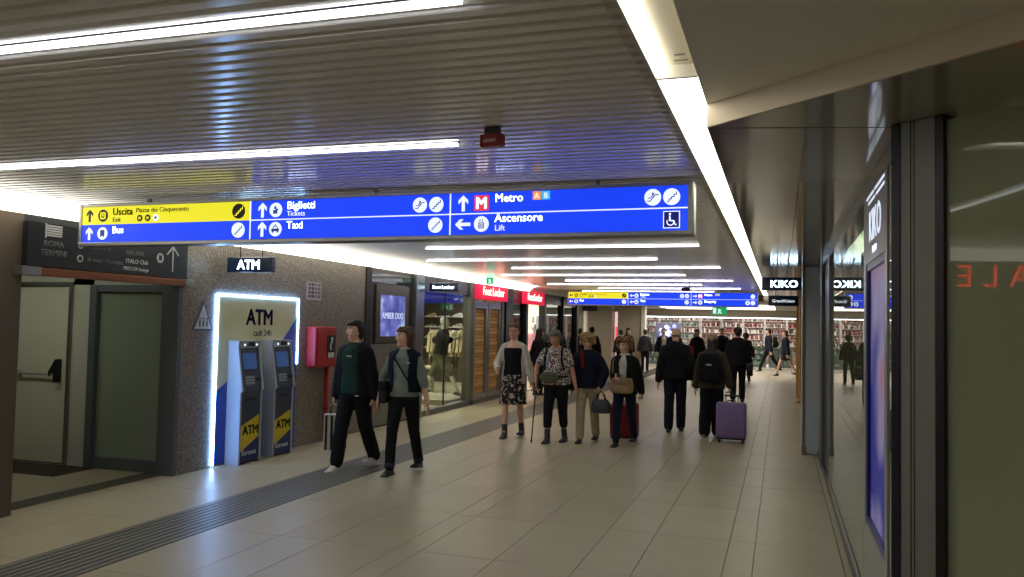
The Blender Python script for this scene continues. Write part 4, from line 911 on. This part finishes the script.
# small dark bag on her hip
# 3 woman in white cardigan and floral skirt
w1 = figure('woman with white cardigan, black top and dark floral skirt',(-3.86,12.02,0),4,h=1.72,lean=1,legs=((12,6,4),(-10,8,-6)),hands=((-.20,-.22,1.02),(.29,.02,.80)),poles=((-.4,1,0),(.5,.8,0)),build=.96,
  inner=dict(name='tank_top',m=C_blk,g=.012,hem=.94,sleeve=0,neck=1.34),top=dict(name='cardigan',m=C_wht,g=.024,hem=.80,sleeve=1.0,open=True,gap=1.05,neck=1.43),bottom=dict(kind='skirt',m=C_flo,hem=.50),shoes=dict(m=M_shgry,high=.28),hair=dict(style='bun',m=H_br),glasses=mat('red frames',(150,30,30),.4),turn=-6,vox=.012)
# 4 woman with mosaic top and cane
def ex_w2(root,T,TH,J,arms,Z0):
    for sx in (-1,1): strap(root,[T((sx*.09,.06,1.45)),T((sx*.12,-.07,1.42)),T((sx*.13,-.155,1.28)),T((sx*.15,-.10,1.10))],C_blk,.017,'backpack_strap')
w2 = figure('woman in black and white mosaic print top with cropped black trousers',(-3.12,11.78,0),-2,h=1.66,lean=6,legs=((14,10,2),(-6,10,0)),hands=((-.29,-.10,.88),(.31,-.02,.83)),poles=((-1,.5,0),(1,.5,0)),build=1.16,belly=.035,
  top=dict(name='blouse',m=C_pat,g=.028,hem=.88,sleeve=.34,neck=1.42,flare=.08),bottom=dict(m=C_blk,g=.02,len=.78),shoes=dict(m=M_shgry,high=.3),hair=dict(style='bob',m=H_gr),nod=22,skin=SK2,grip=(1,0),extra=ex_w2,vox=.012)
# 5 curly blond woman, cream trousers
def ex_w3(root,T,TH,J,arms,Z0):
    MB().tube([T((-.07,-.05,1.45)),T((-.06,-.13,1.36)),T((-.05,-.15,1.20))],[.028,.03,.024],8,flat=.5).build('scarf', cloth('scarf red',(120,34,44)), root, True, world=False)
w3 = figure('curly blond woman in dark navy jacket and cream trousers',(-2.70,12.0,0),0,h=1.59,lean=4,legs=((12,8,2),(-12,8,-4)),hands=((-.24,-.08,.84),(.23,-.16,.90)),poles=((-1,.7,0),(1,.7,0)),build=1.06,
  top=dict(m=C_nav,g=.042,hem=.86,sleeve=1.0,neck=1.46),bottom=dict(m=C_crm,g=.014,wide=.008),shoes=dict(m=M_shblk),hair=dict(style='curly',m=H_bl),glasses=mat('dark frames',(60,36,30),.4),nod=6,grip=(0,1),extra=ex_w3,vox=.012)
# 6 woman pulling red case
w4 = figure('woman in black jacket over white shirt with beige shoulder bag in front',(-2.13,11.88,0),-6,h=1.545,lean=2,legs=((14,8,4),(-14,10,-6)),hands=((-.08,-.25,1.12),(.24,.14,.84)),poles=((-.4,1,-.3),(1,.5,0)),build=1.02,
  inner=dict(name='shirt',m=C_wht,g=.016,hem=.92,sleeve=0,neck=1.46),top=dict(m=C_blk,g=.042,hem=.82,sleeve=1.0,open=True,gap=.34,neck=1.44),bottom=dict(m=C_den,g=.012),shoes=dict(m=M_shblk),hair=dict(style='curly',m=H_lb),turn=-14,nod=4,grip=(1,1),vox=.012)
# 7 bald man from behind
bald = figure('bald man in black jacket seen from behind walking away',(-1.64,13.80,0),184,h=1.71,lean=6,legs=((10,6,2),(-8,8,-6)),hands=((-.27,-.06,.88),(.27,.02,.84)),build=1.12,
  top=dict(m=C_blk,g=.048,hem=.84,sleeve=1.0,fold=.016,neck=1.47),bottom=dict(m=C_den,g=.018,wide=.012),shoes=dict(m=M_shblk,sole=mat('pale sole',(150,146,138),.6)),hair=dict(style='fringe',m=H_gr),nod=16,vox=.012)
# 8 woman with backpack and beige hat from behind
def ex_hat(root,T,TH,J,arms,Z0):
    q = MB().ell(TH((0,.012,1.655)), (.092,.108,.075), 14, 8); q.tube([TH((0,.105,1.62)), TH((0,.125,1.60))],[.04,.03],8)
    o = q.build('knitted_cap', cloth('beige knit',(160,138,108)), root, True, world=False); remesh(o,.012,2)
hat = figure('woman with black backpack and beige cap seen from behind',(-1.03,13.46,0),176,h=1.60,lean=5,legs=((6,4,0),(-6,6,-2)),hands=((-.33,.14,.78),(.27,.04,.78)),build=1.1,
  top=dict(name='coat',m=C_brn,g=.046,hem=.80,sleeve=1.0,fold=.016,neck=1.46),bottom=dict(m=C_blk,g=.02,wide=.035),shoes=dict(m=M_shbrn),hair=dict(style='long',m=H_dk),nod=10,extra=ex_hat,grip=(1,0),vox=.012)
# 9 tall man
tall = figure('tall dark haired man in black suit jacket with shoulder bag, walking away',(-.95,20.15,0),180,h=1.76,lean=2,legs=((14,8,4),(-14,10,-8)),hands=((-.27,-.05,.84),(.27,.02,.82)),build=1.08,
  top=dict(m=C_blk,g=.044,hem=.82,sleeve=1.0,neck=1.46),bottom=dict(m=C_blk,g=.016,wide=.008),shoes=dict(m=M_shblk),hair=dict(style='crop',m=H_dk),vox=.015)
# ---- passers-by further off
def by(label,x,y,hd,h,topc,botc,style,hm,legs=((12,8,2),(-12,10,-6)),skirt=False,hands=None,inner=None,**kw):
    return figure(label,(x,y,0),hd,h=h,lean=2,legs=legs,hands=hands or ((-.27,-.03,.86),(.27,.03,.84)),build=1.0,inner=inner,top=dict(m=topc,g=.04,hem=.82,sleeve=1.0,neck=1.45,**kw),
        bottom=dict(kind='skirt',m=botc,hem=.62) if skirt else dict(m=botc,g=.014),shoes=dict(m=M_shblk),hair=dict(style=style,m=hm),vox=.018)
ST = ((0,2),(0,2))
by('woman with long black hair and long dark coat by the sports shop doorway',-5.62,19.5,150,1.62,C_blk,C_blk,'long',H_dk,ST)
by('dark haired person in black jacket behind the curly blond woman',-5.72,25.9,190,1.68,C_blk,C_nav,'short',H_dk,ST)
by('small distant person in dark clothes beside the white column',-6.75,28.6,160,1.62,C_nav,C_blk,'crop',H_dk,ST)
by('woman in black standing near the beige wall pier',-5.28,30.0,40,1.66,C_blk,C_blk,'long',H_dk,ST)
by('person in dark grey jacket just left of the woman at the pier',-5.62,30.4,200,1.60,cloth('charcoal',(50,50,56)),C_blk,'short',H_dk)
by('person in dark jacket at the left edge of the far store',-4.92,31.7,180,1.62,cloth('charcoal',(50,50,56)),C_blk,'crop',H_dk,ST)
by('man in open dark jacket over white shirt before the far store',-4.02,30.1,20,1.68,C_nav,C_blk,'crop',H_dk,inner=dict(m=C_wht,g=.016,hem=.86,sleeve=0,neck=1.45),open=True,gap=.5)
by('dark haired person in black partly hidden behind the bald man',-3.46,28.8,180,1.70,C_blk,C_blk,'short',H_dk)
pink = by('dark haired person carrying a pink bag before the far store',-2.62,28.0,-20,1.68,C_blk,C_blk,'short',H_dk,hands=((-.22,-.20,1.08),(.27,.03,.84)))
by('dark haired person facing this way beyond the woman with the backpack',-1.92,29.4,10,1.74,C_nav,C_blk,'short',H_dk,ST)
by('brown haired person in maroon just right of the tall man',-1.10,28.6,170,1.60,cloth('maroon',(70,36,36)),C_blk,'bob',H_br)
walker = by('man with rucksack striding left across the hall',-.46,35.5,-78,1.80,C_nav,C_blk,'short',H_dk,((26,8,14),(-24,14,-20)))
by('bare legged woman in dark coat at the far right of the hall',.18,32.4,-80,1.74,C_nav,C_blk,'bob',H_br,((24,6,12),(-22,12,-18)),skirt=True)
# mannequin in the display window
mq = figure('white mannequin in black jacket and olive shorts in the display window',(-7.05,16.7,.12),100,h=1.80,lean=8,legs=((34,10,14),(-26,8,-14)),hands=((-.15,-.42,1.28),(.25,.05,1.0)),build=1.0,
  top=dict(m=C_blk,g=.04,hem=.92,sleeve=.62,neck=1.45),bottom=dict(m=C_olv,g=.03,len=.52),shoes=dict(m=M_shgry),hair=None,skin=SKM,name='mannequin',cat='mannequin',mann=True,vox=.014)
mq2 = figure('mannequin in pink top standing inside the bright shop doorway',(-6.95,23.5,.006),20,h=1.75,lean=0,legs=ST,build=1.0,
  top=dict(name='tee',m=cloth('pink',(205,150,160)),g=.02,hem=.9,sleeve=.34,neck=1.42),bottom=dict(m=C_gry,g=.012),shoes=None,hair=None,skin=SKM,name='mannequin',cat='mannequin',mann=True,vox=.016)
# ================================================================== THINGS CARRIED
def hold(fig, sx): 
    root, T, TH, J, arms, Z0 = fig; sh, el, wr = arms[sx]; return rootpoint(root, wr + Vector((0,0,-.085)))
# paper shopping bag in the man's hand
hp_ = hold(man,-1)
pb_ = thing('shopping_bag',(hp_.x-.03,hp_.y+.05,hp_.z-.56),'black and white striped paper shopping bag held by the man in the green top','bag',rz=math.radians(25))
MB().prism([(-.13,0),(.13,0),(.125,.42),(-.125,.42)],'y',-.06,.06).build('body', mat('bag white',(205,200,190),.6), pb_, world=False)
for a,b in ((-.112,-.085),(-.05,-.02),(.04,.115)): MB().box(a,b,-.0625,.0625,.01,.41).build('stripe', mat('bag black',(34,32,32),.6), pb_, world=False)
MB().box(.1255,.1315,-.05,.05,.02,.40).build('stripe', MATS['bag black'], pb_, world=False)
for yy in (-.05,.05): MB().tube([(-.06,yy,.40),(-.05,yy*.6,.50),(0,yy*.2,.545),(.05,yy*.6,.50),(.06,yy,.40)],[.005]*5,6).build('handle', MATS['bag black'], pb_, True, world=False)
# crossbody bag of woman in vest
root = wom[0]; q = rootpoint(root,(-.21,-.06,.93))
cb = thing('crossbody_bag',(q.x,q.y,q.z-.12),'small black crossbody bag on the hip of the woman in the navy vest','bag')
MB().box(-.05,.05,-.10,.10,0,.24,.03).build('body', M_shblk, cb, True, world=False); MB().box(-.054,.054,-.104,.104,.14,.245,.02).build('flap', C_blk, cb, True, world=False)
# cane
hc = hold(w2,-1)
cn = thing('walking_cane',(hc.x-.03,hc.y-.08,0),'dark walking cane in the right hand of the woman in the mosaic top','cane')
hx, hy, hz = .03, .08, hc.z+.012
MB().tube([(0,0,.02),(hx,hy,hz)],[.010,.011],8).build('shaft', mat('cane dark',(44,34,30),.4), cn, True, world=False)
MB().tube([(hx,hy+.06,hz+.008),(hx,hy-.0,hz+.016),(hx,hy-.07,hz+.004)],[.012,.015,.012],8).build('handle', M_shblk, cn, True, world=False)
MB().tube([(0,0,.0),(0,0,.04)],[.015,.014],8,dome=False).build('rubber_tip', M_black, cn, True, world=False)
# waist bag
root,T,TH,J,arms,Z0 = w2; q = rootpoint(root, T((-.05,-.20,1.0)))
wb_ = thing('waist_bag',(q.x,q.y,q.z-.09),'olive green waist bag on the woman in the mosaic top','bag')
MB().ell((0,0,.09),(.15,.07,.085),14,10).build('pouch', C_olv, wb_, True, world=False); MB().tube([(-.11,-.055,.12),(0,-.074,.125),(.11,-.055,.12)],[.004]*3,6).build('zip', M_shblk, wb_, True, world=False)
MB().tube([(-.14,.0,.10),(-.2,.10,.11)],[.014,.014],6).build('belt', C_blk, wb_, True, world=False); MB().tube([(.14,.0,.10),(.24,.12,.11)],[.014,.014],6).build('belt', C_blk, wb_, True, world=False)
# handbag of curly woman
hh = hold(w3,1)
hb = thing('handbag',(hh.x+.02,hh.y-.02,hh.z-.31),'dark grey handbag held by the curly blond woman','bag')
q = MB().loft([[(rx*math.cos(2*math.pi*k/16),ry*math.sin(2*math.pi*k/16),z) for k in range(16)] for z,rx,ry in ((0,.11,.05),(.02,.14,.065),(.10,.15,.07),(.17,.125,.05),(.20,.10,.03))]); q.build('body', mat('grey leather',(62,64,72),.45), hb, True, world=False)
for yy in (-.03,.03): MB().tube([(-.07,yy,.19),(-.04,yy*.6,.28),(0,yy*.3,.315),(.04,yy*.6,.28),(.07,yy,.19)],[.008]*5,6).build('handle', M_shblk, hb, True, world=False)
# beige shoulder bag of woman 6
root,T,TH,J,arms,Z0 = w4; q = rootpoint(root, (.02,-.235,.84))
bb = thing('shoulder_bag',(q.x,q.y,q.z),'beige shoulder bag in front of the woman in the black jacket','bag')
MB().loft([[(rx*math.cos(2*math.pi*k/18),ry*math.sin(2*math.pi*k/18),z) for k in range(18)] for z,rx,ry in ((0,.13,.04),(.02,.16,.06),(.10,.17,.065),(.18,.155,.05),(.215,.14,.03))]).build('body', C_tanb, bb, True, world=False)
MB().box(-.12,.12,-.068,-.05,.12,.215,.01).build('flap', mat('bag tan dark',(140,112,82),.6), bb, True, world=False)
MB().tube([(-.13,0,.20),(-.15,.09,.40),(-.13,.14,.57)],[.010]*3,6).build('shoulder_strap', C_tanb, bb, True, world=False)
# suitcases
def suitcase(label, x, y, w_, d_, h_, m_, rz, tilt, grp, handle=.42, hx=0, hy=0):
    t = thing('suitcase',(x,y,0),label,'suitcase',rz=math.radians(rz))
    R = Matrix.Translation((0,0,.0)) @ Matrix.Rotation(math.radians(tilt),4,'X')
    MB().box(-w_/2,w_/2,-d_/2,d_/2,.055,h_,.05).xform(R).build('shell', m_, t, True, world=False)
    for k in (-1,0,1): MB().box(k*w_*.27-.012,k*w_*.27+.012,-d_/2-.006,d_/2+.006,.10,h_-.06,.005).xform(R).build('rib', m_, t, True, world=False)
    MB().box(-w_/2+.01,w_/2-.01,-d_/2+.015,d_/2-.015,.04,.075,.01).xform(R).build('base', M_black, t, world=False)
    for sx in (-1,1):
        for sy in (-1,1):
            p = R @ Vector((sx*(w_/2-.05),sy*(d_/2-.04),.03)); z = min(.03,max(.025,p.z))
            MB().tube([(p.x-.012,p.y,.026),(p.x+.012,p.y,.026)],[.026,.026],12,dome=False).build('wheel', M_black, t, True, world=False)
        MB().tube([R @ Vector((sx*.09,d_/2-.03,h_-.05)), R @ Vector((sx*.09,d_/2-.03,h_+handle))],[.008,.008],6).build('handle_rod', M_alud, t, True, world=False)
    MB().tube([R @ Vector((-.10,d_/2-.03,h_+handle)), R @ Vector((.10,d_/2-.03,h_+handle))],[.014,.014],8).build('pull_handle', M_black, t, True, world=False)
    MB().tube([R @ Vector((-.07,0,h_-.005)), R @ Vector((-.05,0,h_+.025)), R @ Vector((.05,0,h_+.025)), R @ Vector((.07,0,h_-.005))],[.009]*4,6).build('carry_handle', M_black, t, True, world=False)
    return t
suitcase('purple hard shell suitcase pulled by the woman with the backpack',-.70,12.95,.44,.27,.60,mat('purple shell',(130,108,160),.45,var=.05,vscale=6),0,-6,None,handle=.10)
suitcase('red suitcase behind the woman with the beige shoulder bag',-2.24,12.55,.42,.26,.56,mat('red shell',(132,24,34),.45),180,-8,None,handle=.30)
# backpacks
def pack(fig, label, m_, w_=.30, h_=.44, d_=.15, logo=None, z=1.18):
    root,T,TH,J,arms,Z0 = fig; p = rootpoint(root, T((0,.125+.045+d_/2,z)))
    t = thing('backpack',(p.x,p.y,p.z-h_/2),label,'backpack',rz=root.rotation_euler.z)
    MB().box(-w_/2,w_/2,-d_/2,d_/2,0,h_,.07).build('main_body', m_, t, True, world=False)
    MB().box(-w_/2+.03,w_/2-.03,d_/2-.01,d_/2+.04,.04,h_*.52,.025).build('front_pocket', m_, t, True, world=False)
    MB().tube([(-.05,-d_/2+.02,h_-.01),(0,-d_/2+.02,h_+.03),(.05,-d_/2+.02,h_-.01)],[.009]*3,6).build('top_loop', M_shblk, t, True, world=False)
    for sx in (-1,1): MB().tube([(sx*.09,-d_/2,h_-.04),(sx*.10,-d_/2-.07,h_-.0),(sx*.105,-d_/2-.16,h_-.02)],[.02]*3,8,flat=.4,side=(1,0,0)).build('shoulder_strap', m_, t, True, world=False)
    if logo: MB().prism([(-.05,h_*.60),(.04,h_*.60),(.05,h_*.64),(-.02,h_*.655)],'y',d_/2,d_/2+.004).build('logo', C_wht, t, world=False)
    return t
pack(hat,'black backpack with a small white logo on the woman with the purple suitcase',C_blk,.34,.46,.17,True,z=1.13)
pack(walker,'dark rucksack on the man striding across the hall',C_blk,.30,.46,.16)
root,T,TH,J,arms,Z0 = tall; q = rootpoint(root, (.0,0,0))
sb_ = thing('messenger_bag',(q.x+.27,q.y-.02,.62),'black messenger bag at the right side of the tall man','bag')
MB().box(-.07,.07,-.16,.16,0,.30,.025).build('body', C_blk, sb_, True, world=False); MB().box(-.075,.075,-.165,.165,.12,.305,.02).build('flap', M_shblk, sb_, True, world=False); MB().tube([(0,0,.29),(-.10,.0,.60),(-.2,.02,.86)],[.012]*3,6).build('strap', C_blk, sb_, True, world=False)
root,T,TH,J,arms,Z0 = pink; q = rootpoint(root,(-.18,-.26,.88))
pk = thing('pink_bag',(q.x,q.y,q.z),'bright pink bag carried by a person before the far store','bag')
MB().box(-.16,.16,-.05,.05,0,.24,.02).build('body', cloth('hot pink',(214,50,84),.6), pk, True, world=False); MB().tube([(-.08,0,.23),(0,0,.32),(.08,0,.23)],[.008]*3,6).build('handle', MATS['cloth hot pink'], pk, True, world=False)
# ================================================================== SPORTS SHOP CONTENTS
pd = thing('display_plinth',(-7.05,16.7,0),'low grey plinth under the mannequin in the display window','plinth')
MB().box(-7.6,-6.5,15.9,17.5,.006,.10,.01).build('base', mat('plinth',(150,144,130),.5), pd); MB().box(-7.62,-6.48,15.88,17.52,.10,.118,.005).build('top', mat('plinth top',(168,160,144),.4), pd)
rk = thing('clothes_rail',(-8.2,20.0,0),'metal clothes rail of pale garments behind the mannequin','clothes rail')
MB().tube([(-8.75,20.0,0.02),(-8.75,20.0,1.66),(-7.65,20.0,1.66),(-7.65,20.0,.02)],[.016]*4,8).build('frame', M_alu, rk, True)
for xx in (-8.75,-7.65): MB().box(xx-.02,xx+.02,19.75,20.25,.006,.035).build('foot', M_alu, rk)
gm = {}
for k in range(10):
    xx = -8.65+k*.10; c = ((206,190,158),(182,166,136),(216,206,184),(164,150,126))[k % 4]; mm = cloth('garment %d' % (k % 4), c)
    t = thing('hanging_garment',(xx,20.0,.85),'%s hooded top on the clothes rail behind the mannequin, %s from the left' % (('beige','tan','cream','brown')[k % 4], ords[k].replace('nearest','first')),'garment','pale tops on the clothes rail')
    if k % 4 not in gm:
        q = MB().prism([(-.20,-.0),(.20,-.0),(.22,.45),(.30,.10),(.36,.12),(.26,.60),(.07,.68),(-.07,.68),(-.26,.60),(-.36,.12),(-.30,.10),(-.22,.45)],'x',-.035,.035).mesh('garment_body', mm)
        hk = MB().tube([(0,0,.66),(0,0,.76),(0,.02,.80),(0,0,.83)],[.005]*4,6).mesh('hanger', M_alud); gm[k % 4] = (q, hk)
    for me, nm in zip(gm[k % 4], ('garment_body','hanger')):
        o = bpy.data.objects.new(nm, me); COL.objects.link(o); o.parent = t
sw = thing('shoe_wall',(-9.3,22.4,0),'dark shoe display wall with pale shelves in the sports shop','shelf')
MB().box(-10.4,-8.2,22.4,22.5,.006,2.4).build('back_panel', mat('shoe wall',(72,62,52),.6), sw)
shoe_m = MB().loft([[(x, wd*math.cos(2*math.pi*k/10), .002+ht*.5+ht*.5*math.sin(2*math.pi*k/10)) for k in range(10)] for x,wd,ht in ((.14,.02,.06),(.12,.04,.10),(.04,.045,.11),(-.05,.045,.08),(-.12,.045,.05),(-.16,.025,.03))])
sms = [shoe_m.mesh('shoe_upper', mat('trainer %d' % i, c, .5)) for i,c in enumerate(((226,222,214),(70,70,78),(200,160,130)))]
sole_m = MB().box(-.17,.15,-.05,.05,-.004,.018,.004).mesh('shoe_sole', M_white)
for r in range(4):
    MB().box(-10.35,-8.25,22.12,22.4,.98+r*.30,1.0+r*.30).build('shelf_board', M_white, sw)
    for c in range(5):
        t = thing('trainer',(-10.1+c*.41,22.26,1.006+r*.30),'%s trainer on the %s shelf of the shoe wall, %s from the left' % (('white','dark grey','tan')[(r+c*2) % 3], ('lowest','second lowest','second highest','top')[r], ords[c].replace('nearest','first')),'shoe','trainers on the shoe wall')
        for me, nm in ((sms[(r+c*2) % 3],'shoe_upper'),(sole_m,'shoe_sole')):
            o = bpy.data.objects.new(nm, me); COL.objects.link(o); o.parent = t
tb = thing('display_table',(-8.2,18.3,0),'pale display table behind the mannequin','table')
MB().box(-8.6,-7.7,17.9,18.7,.62,.67,.01).build('tabletop', mat('table top',(186,172,140),.4), tb)
for a in (-8.54,-7.76):
    for b in (17.96,18.64): MB().box(a-.03,a+.03,b-.03,b+.03,.006,.62).build('leg', M_alu, tb)
cw = thing('clothes_wall',(-7.4,25.8,0),'white clothes wall seen through the bright doorway','shelf')
MB().box(-8.4,-6.4,25.8,25.9,.006,2.5).build('panel', mat('bright wall',(232,226,220),.5), cw)
for k in range(5):
    for r in range(2): MB().box(-8.3+k*.4,-8.02+k*.4,25.58,25.8,.35+r*.95,1.05+r*.95,.03).build('folded_stack', cloth('stack %d' % ((k+r) % 4), ((60,60,66),(190,90,100),(210,206,200),(120,130,150))[(k+r) % 4]), cw)
# ================================================================== FAR STORE
M_sh = mat('store shelf',(206,200,196),.4); M_up = mat('store upright',(226,224,220),.4)
PC = [((196,120,112),(220,190,180),(150,80,76)),((214,206,200),(188,150,140),(228,226,222)),((120,150,140),(200,214,206),(160,186,176)),((170,110,84),(206,180,150),(120,70,60))]
rnd = random.Random(3)
def goods(parent, x0, x1, y, z, hmax, pal, nm='goods'):
    for ci, c in enumerate(PC[pal]):
        q = MB(); x = x0 + ci*.04
        while x < x1-.1:
            w_ = rnd.uniform(.05,.10); h_ = rnd.uniform(.5,1)*hmax; q.box(x, x+w_, y, y+.12, z, z+h_); x += rnd.uniform(.16,.30)
        o = q.build(nm, mat('goods %d %d' % (pal, ci), c, .5), parent); tag(o, kind='stuff')
for k in range(8):
    x0 = -6.9+k*1.03
    t = thing('wall_shelving',(x0+.5,42.6,0),'tall back wall shelving bay of cosmetics in the far store, %s bay from the left' % ords[k].replace('nearest','first'),'shelf','back wall bays of the far store')
    MB().box(x0,x0+1.0,42.85,42.95,.006,2.4).build('back_panel', mat('bay back %d' % (k % 3), ((206,186,180),(190,160,152),(210,200,194))[k % 3], .6), t)
    for a in (x0,x0+.97): MB().box(a,a+.03,42.5,42.86,.006,2.4).build('upright', M_up, t)
    for r in range(7):
        z = .30+r*.30; MB().box(x0+.03,x0+.97,42.55,42.86,z,z+.02).build('shelf_board', M_sh, t)
        if r >= 1: goods(t, x0+.05, x0+.97, 42.62, z+.02, .22, (k+r) % 2 if k > 2 else 1+(r % 2))
for k in range(6):
    x0 = -6.2+k*1.14
    t = thing('gondola',(x0+.5,39,0),'low glass fronted gondola of goods at the far store entrance, %s from the left' % ords[k].replace('nearest','first'),'shelf','low gondolas at the far store')
    MB().box(x0,x0+1.02,39.1,39.6,.006,.12,.01).build('plinth', mat('gondola plinth',(120,128,120),.5), t)
    MB().box(x0,x0+1.02,39.32,39.36,.12,.95).build('back_panel', mat('gondola back',(150,168,158),.5), t)
    for r in range(4):
        z = .14+r*.24; MB().box(x0,x0+1.02,39.08,39.6,z,z+.02).build('shelf_board', mat('gondola shelf',(164,190,176),.2), t)
        goods(t, x0+.03, x0+1.0, 39.12, z+.02, .17, 2)
    MB().box(x0,x0+1.02,39.06,39.62,.95,.975).build('top_board', M_white, t)
    goods(t, x0+.03, x0+1.0, 39.2, .975, .20, (1,1,3,0,1,1)[k])
    for a in (x0,x0+1.0): MB().box(a,a+.02,39.08,39.12,.12,.95).build('post', M_alu, t)
lb_ = thing('lightbox',(-5.2,40.2,1.25),'bluish white glowing display at the left of the far store','display')
MB().box(-5.75,-4.55,40.2,40.3,1.0,1.95,.02).build('case', mat('case lilac',(120,120,150),.5), lb_)
for k in range(26):
    a, r_ = rnd.uniform(0,6.28), rnd.uniform(.05,.5); q = .05+rnd.random()*.07
    MB().ell((-5.15+r_*math.cos(a)*1.05,40.16,1.48+r_*math.sin(a)*.8),(q,.03,q),8,6).build('globe', emis('globe %d' % (k % 2),((150,160,235),(215,222,255))[k % 2],.75), lb_, True)
for a in (-5.5,-4.8): MB().box(a-.03,a+.03,40.22,40.28,.006,1.0).build('leg', M_alu, lb_)
po = thing('poster',(-6.16,32.6,.2),'narrow pink and white poster in the gap between the wall panels','poster')
MB().box(-6.27,-6.06,32.55,32.6,.2,2.3).build('sheet', emis('poster pink',(225,180,180),.7), po); MB().box(-6.24,-6.10,32.545,32.55,.9,1.7).build('print_block', emis('poster red',(215,90,100),.7), po)
# gold framed portal on the right
gp = thing('brass_portal',(.45,21,0),'brass door frame beyond the pilaster on the right','door frame')
M_brass = mat('brass',(206,164,98),.35,.4)
for a,b,c,d in ((.36,.46,21.35,21.5),(.42,.56,20.65,20.85)): MB().box(a,b,c,d,0.001,2.45,.008).build('jamb', M_brass, gp)
MB().box(.36,.56,20.65,21.5,2.45,2.6,.008).build('head', M_brass, gp); MB().box(.43,.46,20.85,21.35,.1,2.4).build('panel', mat('brass dark',(150,122,76),.35,.4), gp)
MB().box(.36,.58,20.6,21.52,.001,.05).build('foot_rail', M_brass, gp)
# fabric display behind the near right glass
cu = thing('curtain',(1.05,4.9,0),'ochre pleated fabric display inside the right hand shop','curtain')
for k in range(8):
    MB().tube([(.90+k*.04,4.9+.015*(k % 2),1.22),(.90+k*.04,4.9+.015*(k % 2),1.88)],[.026,.022],8).build('pleat', mat('ochre curtain',(190,140,84),.8), cu, True)
MB().tube([(.86,4.9,1.90),(1.24,4.9,1.90)],[.012,.012],8).build('rod', M_alu, cu, True)
for xx in (.86,1.24):
    MB().tube([(xx,4.9,0.003),(xx,4.9,1.90)],[.012,.012],8,dome=False).build('stand_post', M_alu, cu, True); MB().box(xx-.02,xx+.02,4.75,5.05,.003,.02).build('foot', M_alu, cu)
# ================================================================== FINISH: remeshed bodies get their fingers
dg = bpy.context.evaluated_depsgraph_get()
for o, fing, sk in FINISH:
    me = bpy.data.meshes.new_from_object(o.evaluated_get(dg), depsgraph=dg)
    bm = bmesh.new(); bm.from_mesh(me); f = fing.mesh('f', sk, True); bm.from_mesh(f); bm.to_mesh(me); bm.free()
    o.modifiers.clear(); o.data = me; me.shade_smooth(); me.materials.clear(); me.materials.append(sk); me.name = 'body'
scene.cycles.max_bounces = 8; scene.cycles.transparent_max_bounces = 12; scene.cycles.sample_clamp_indirect = 6.0
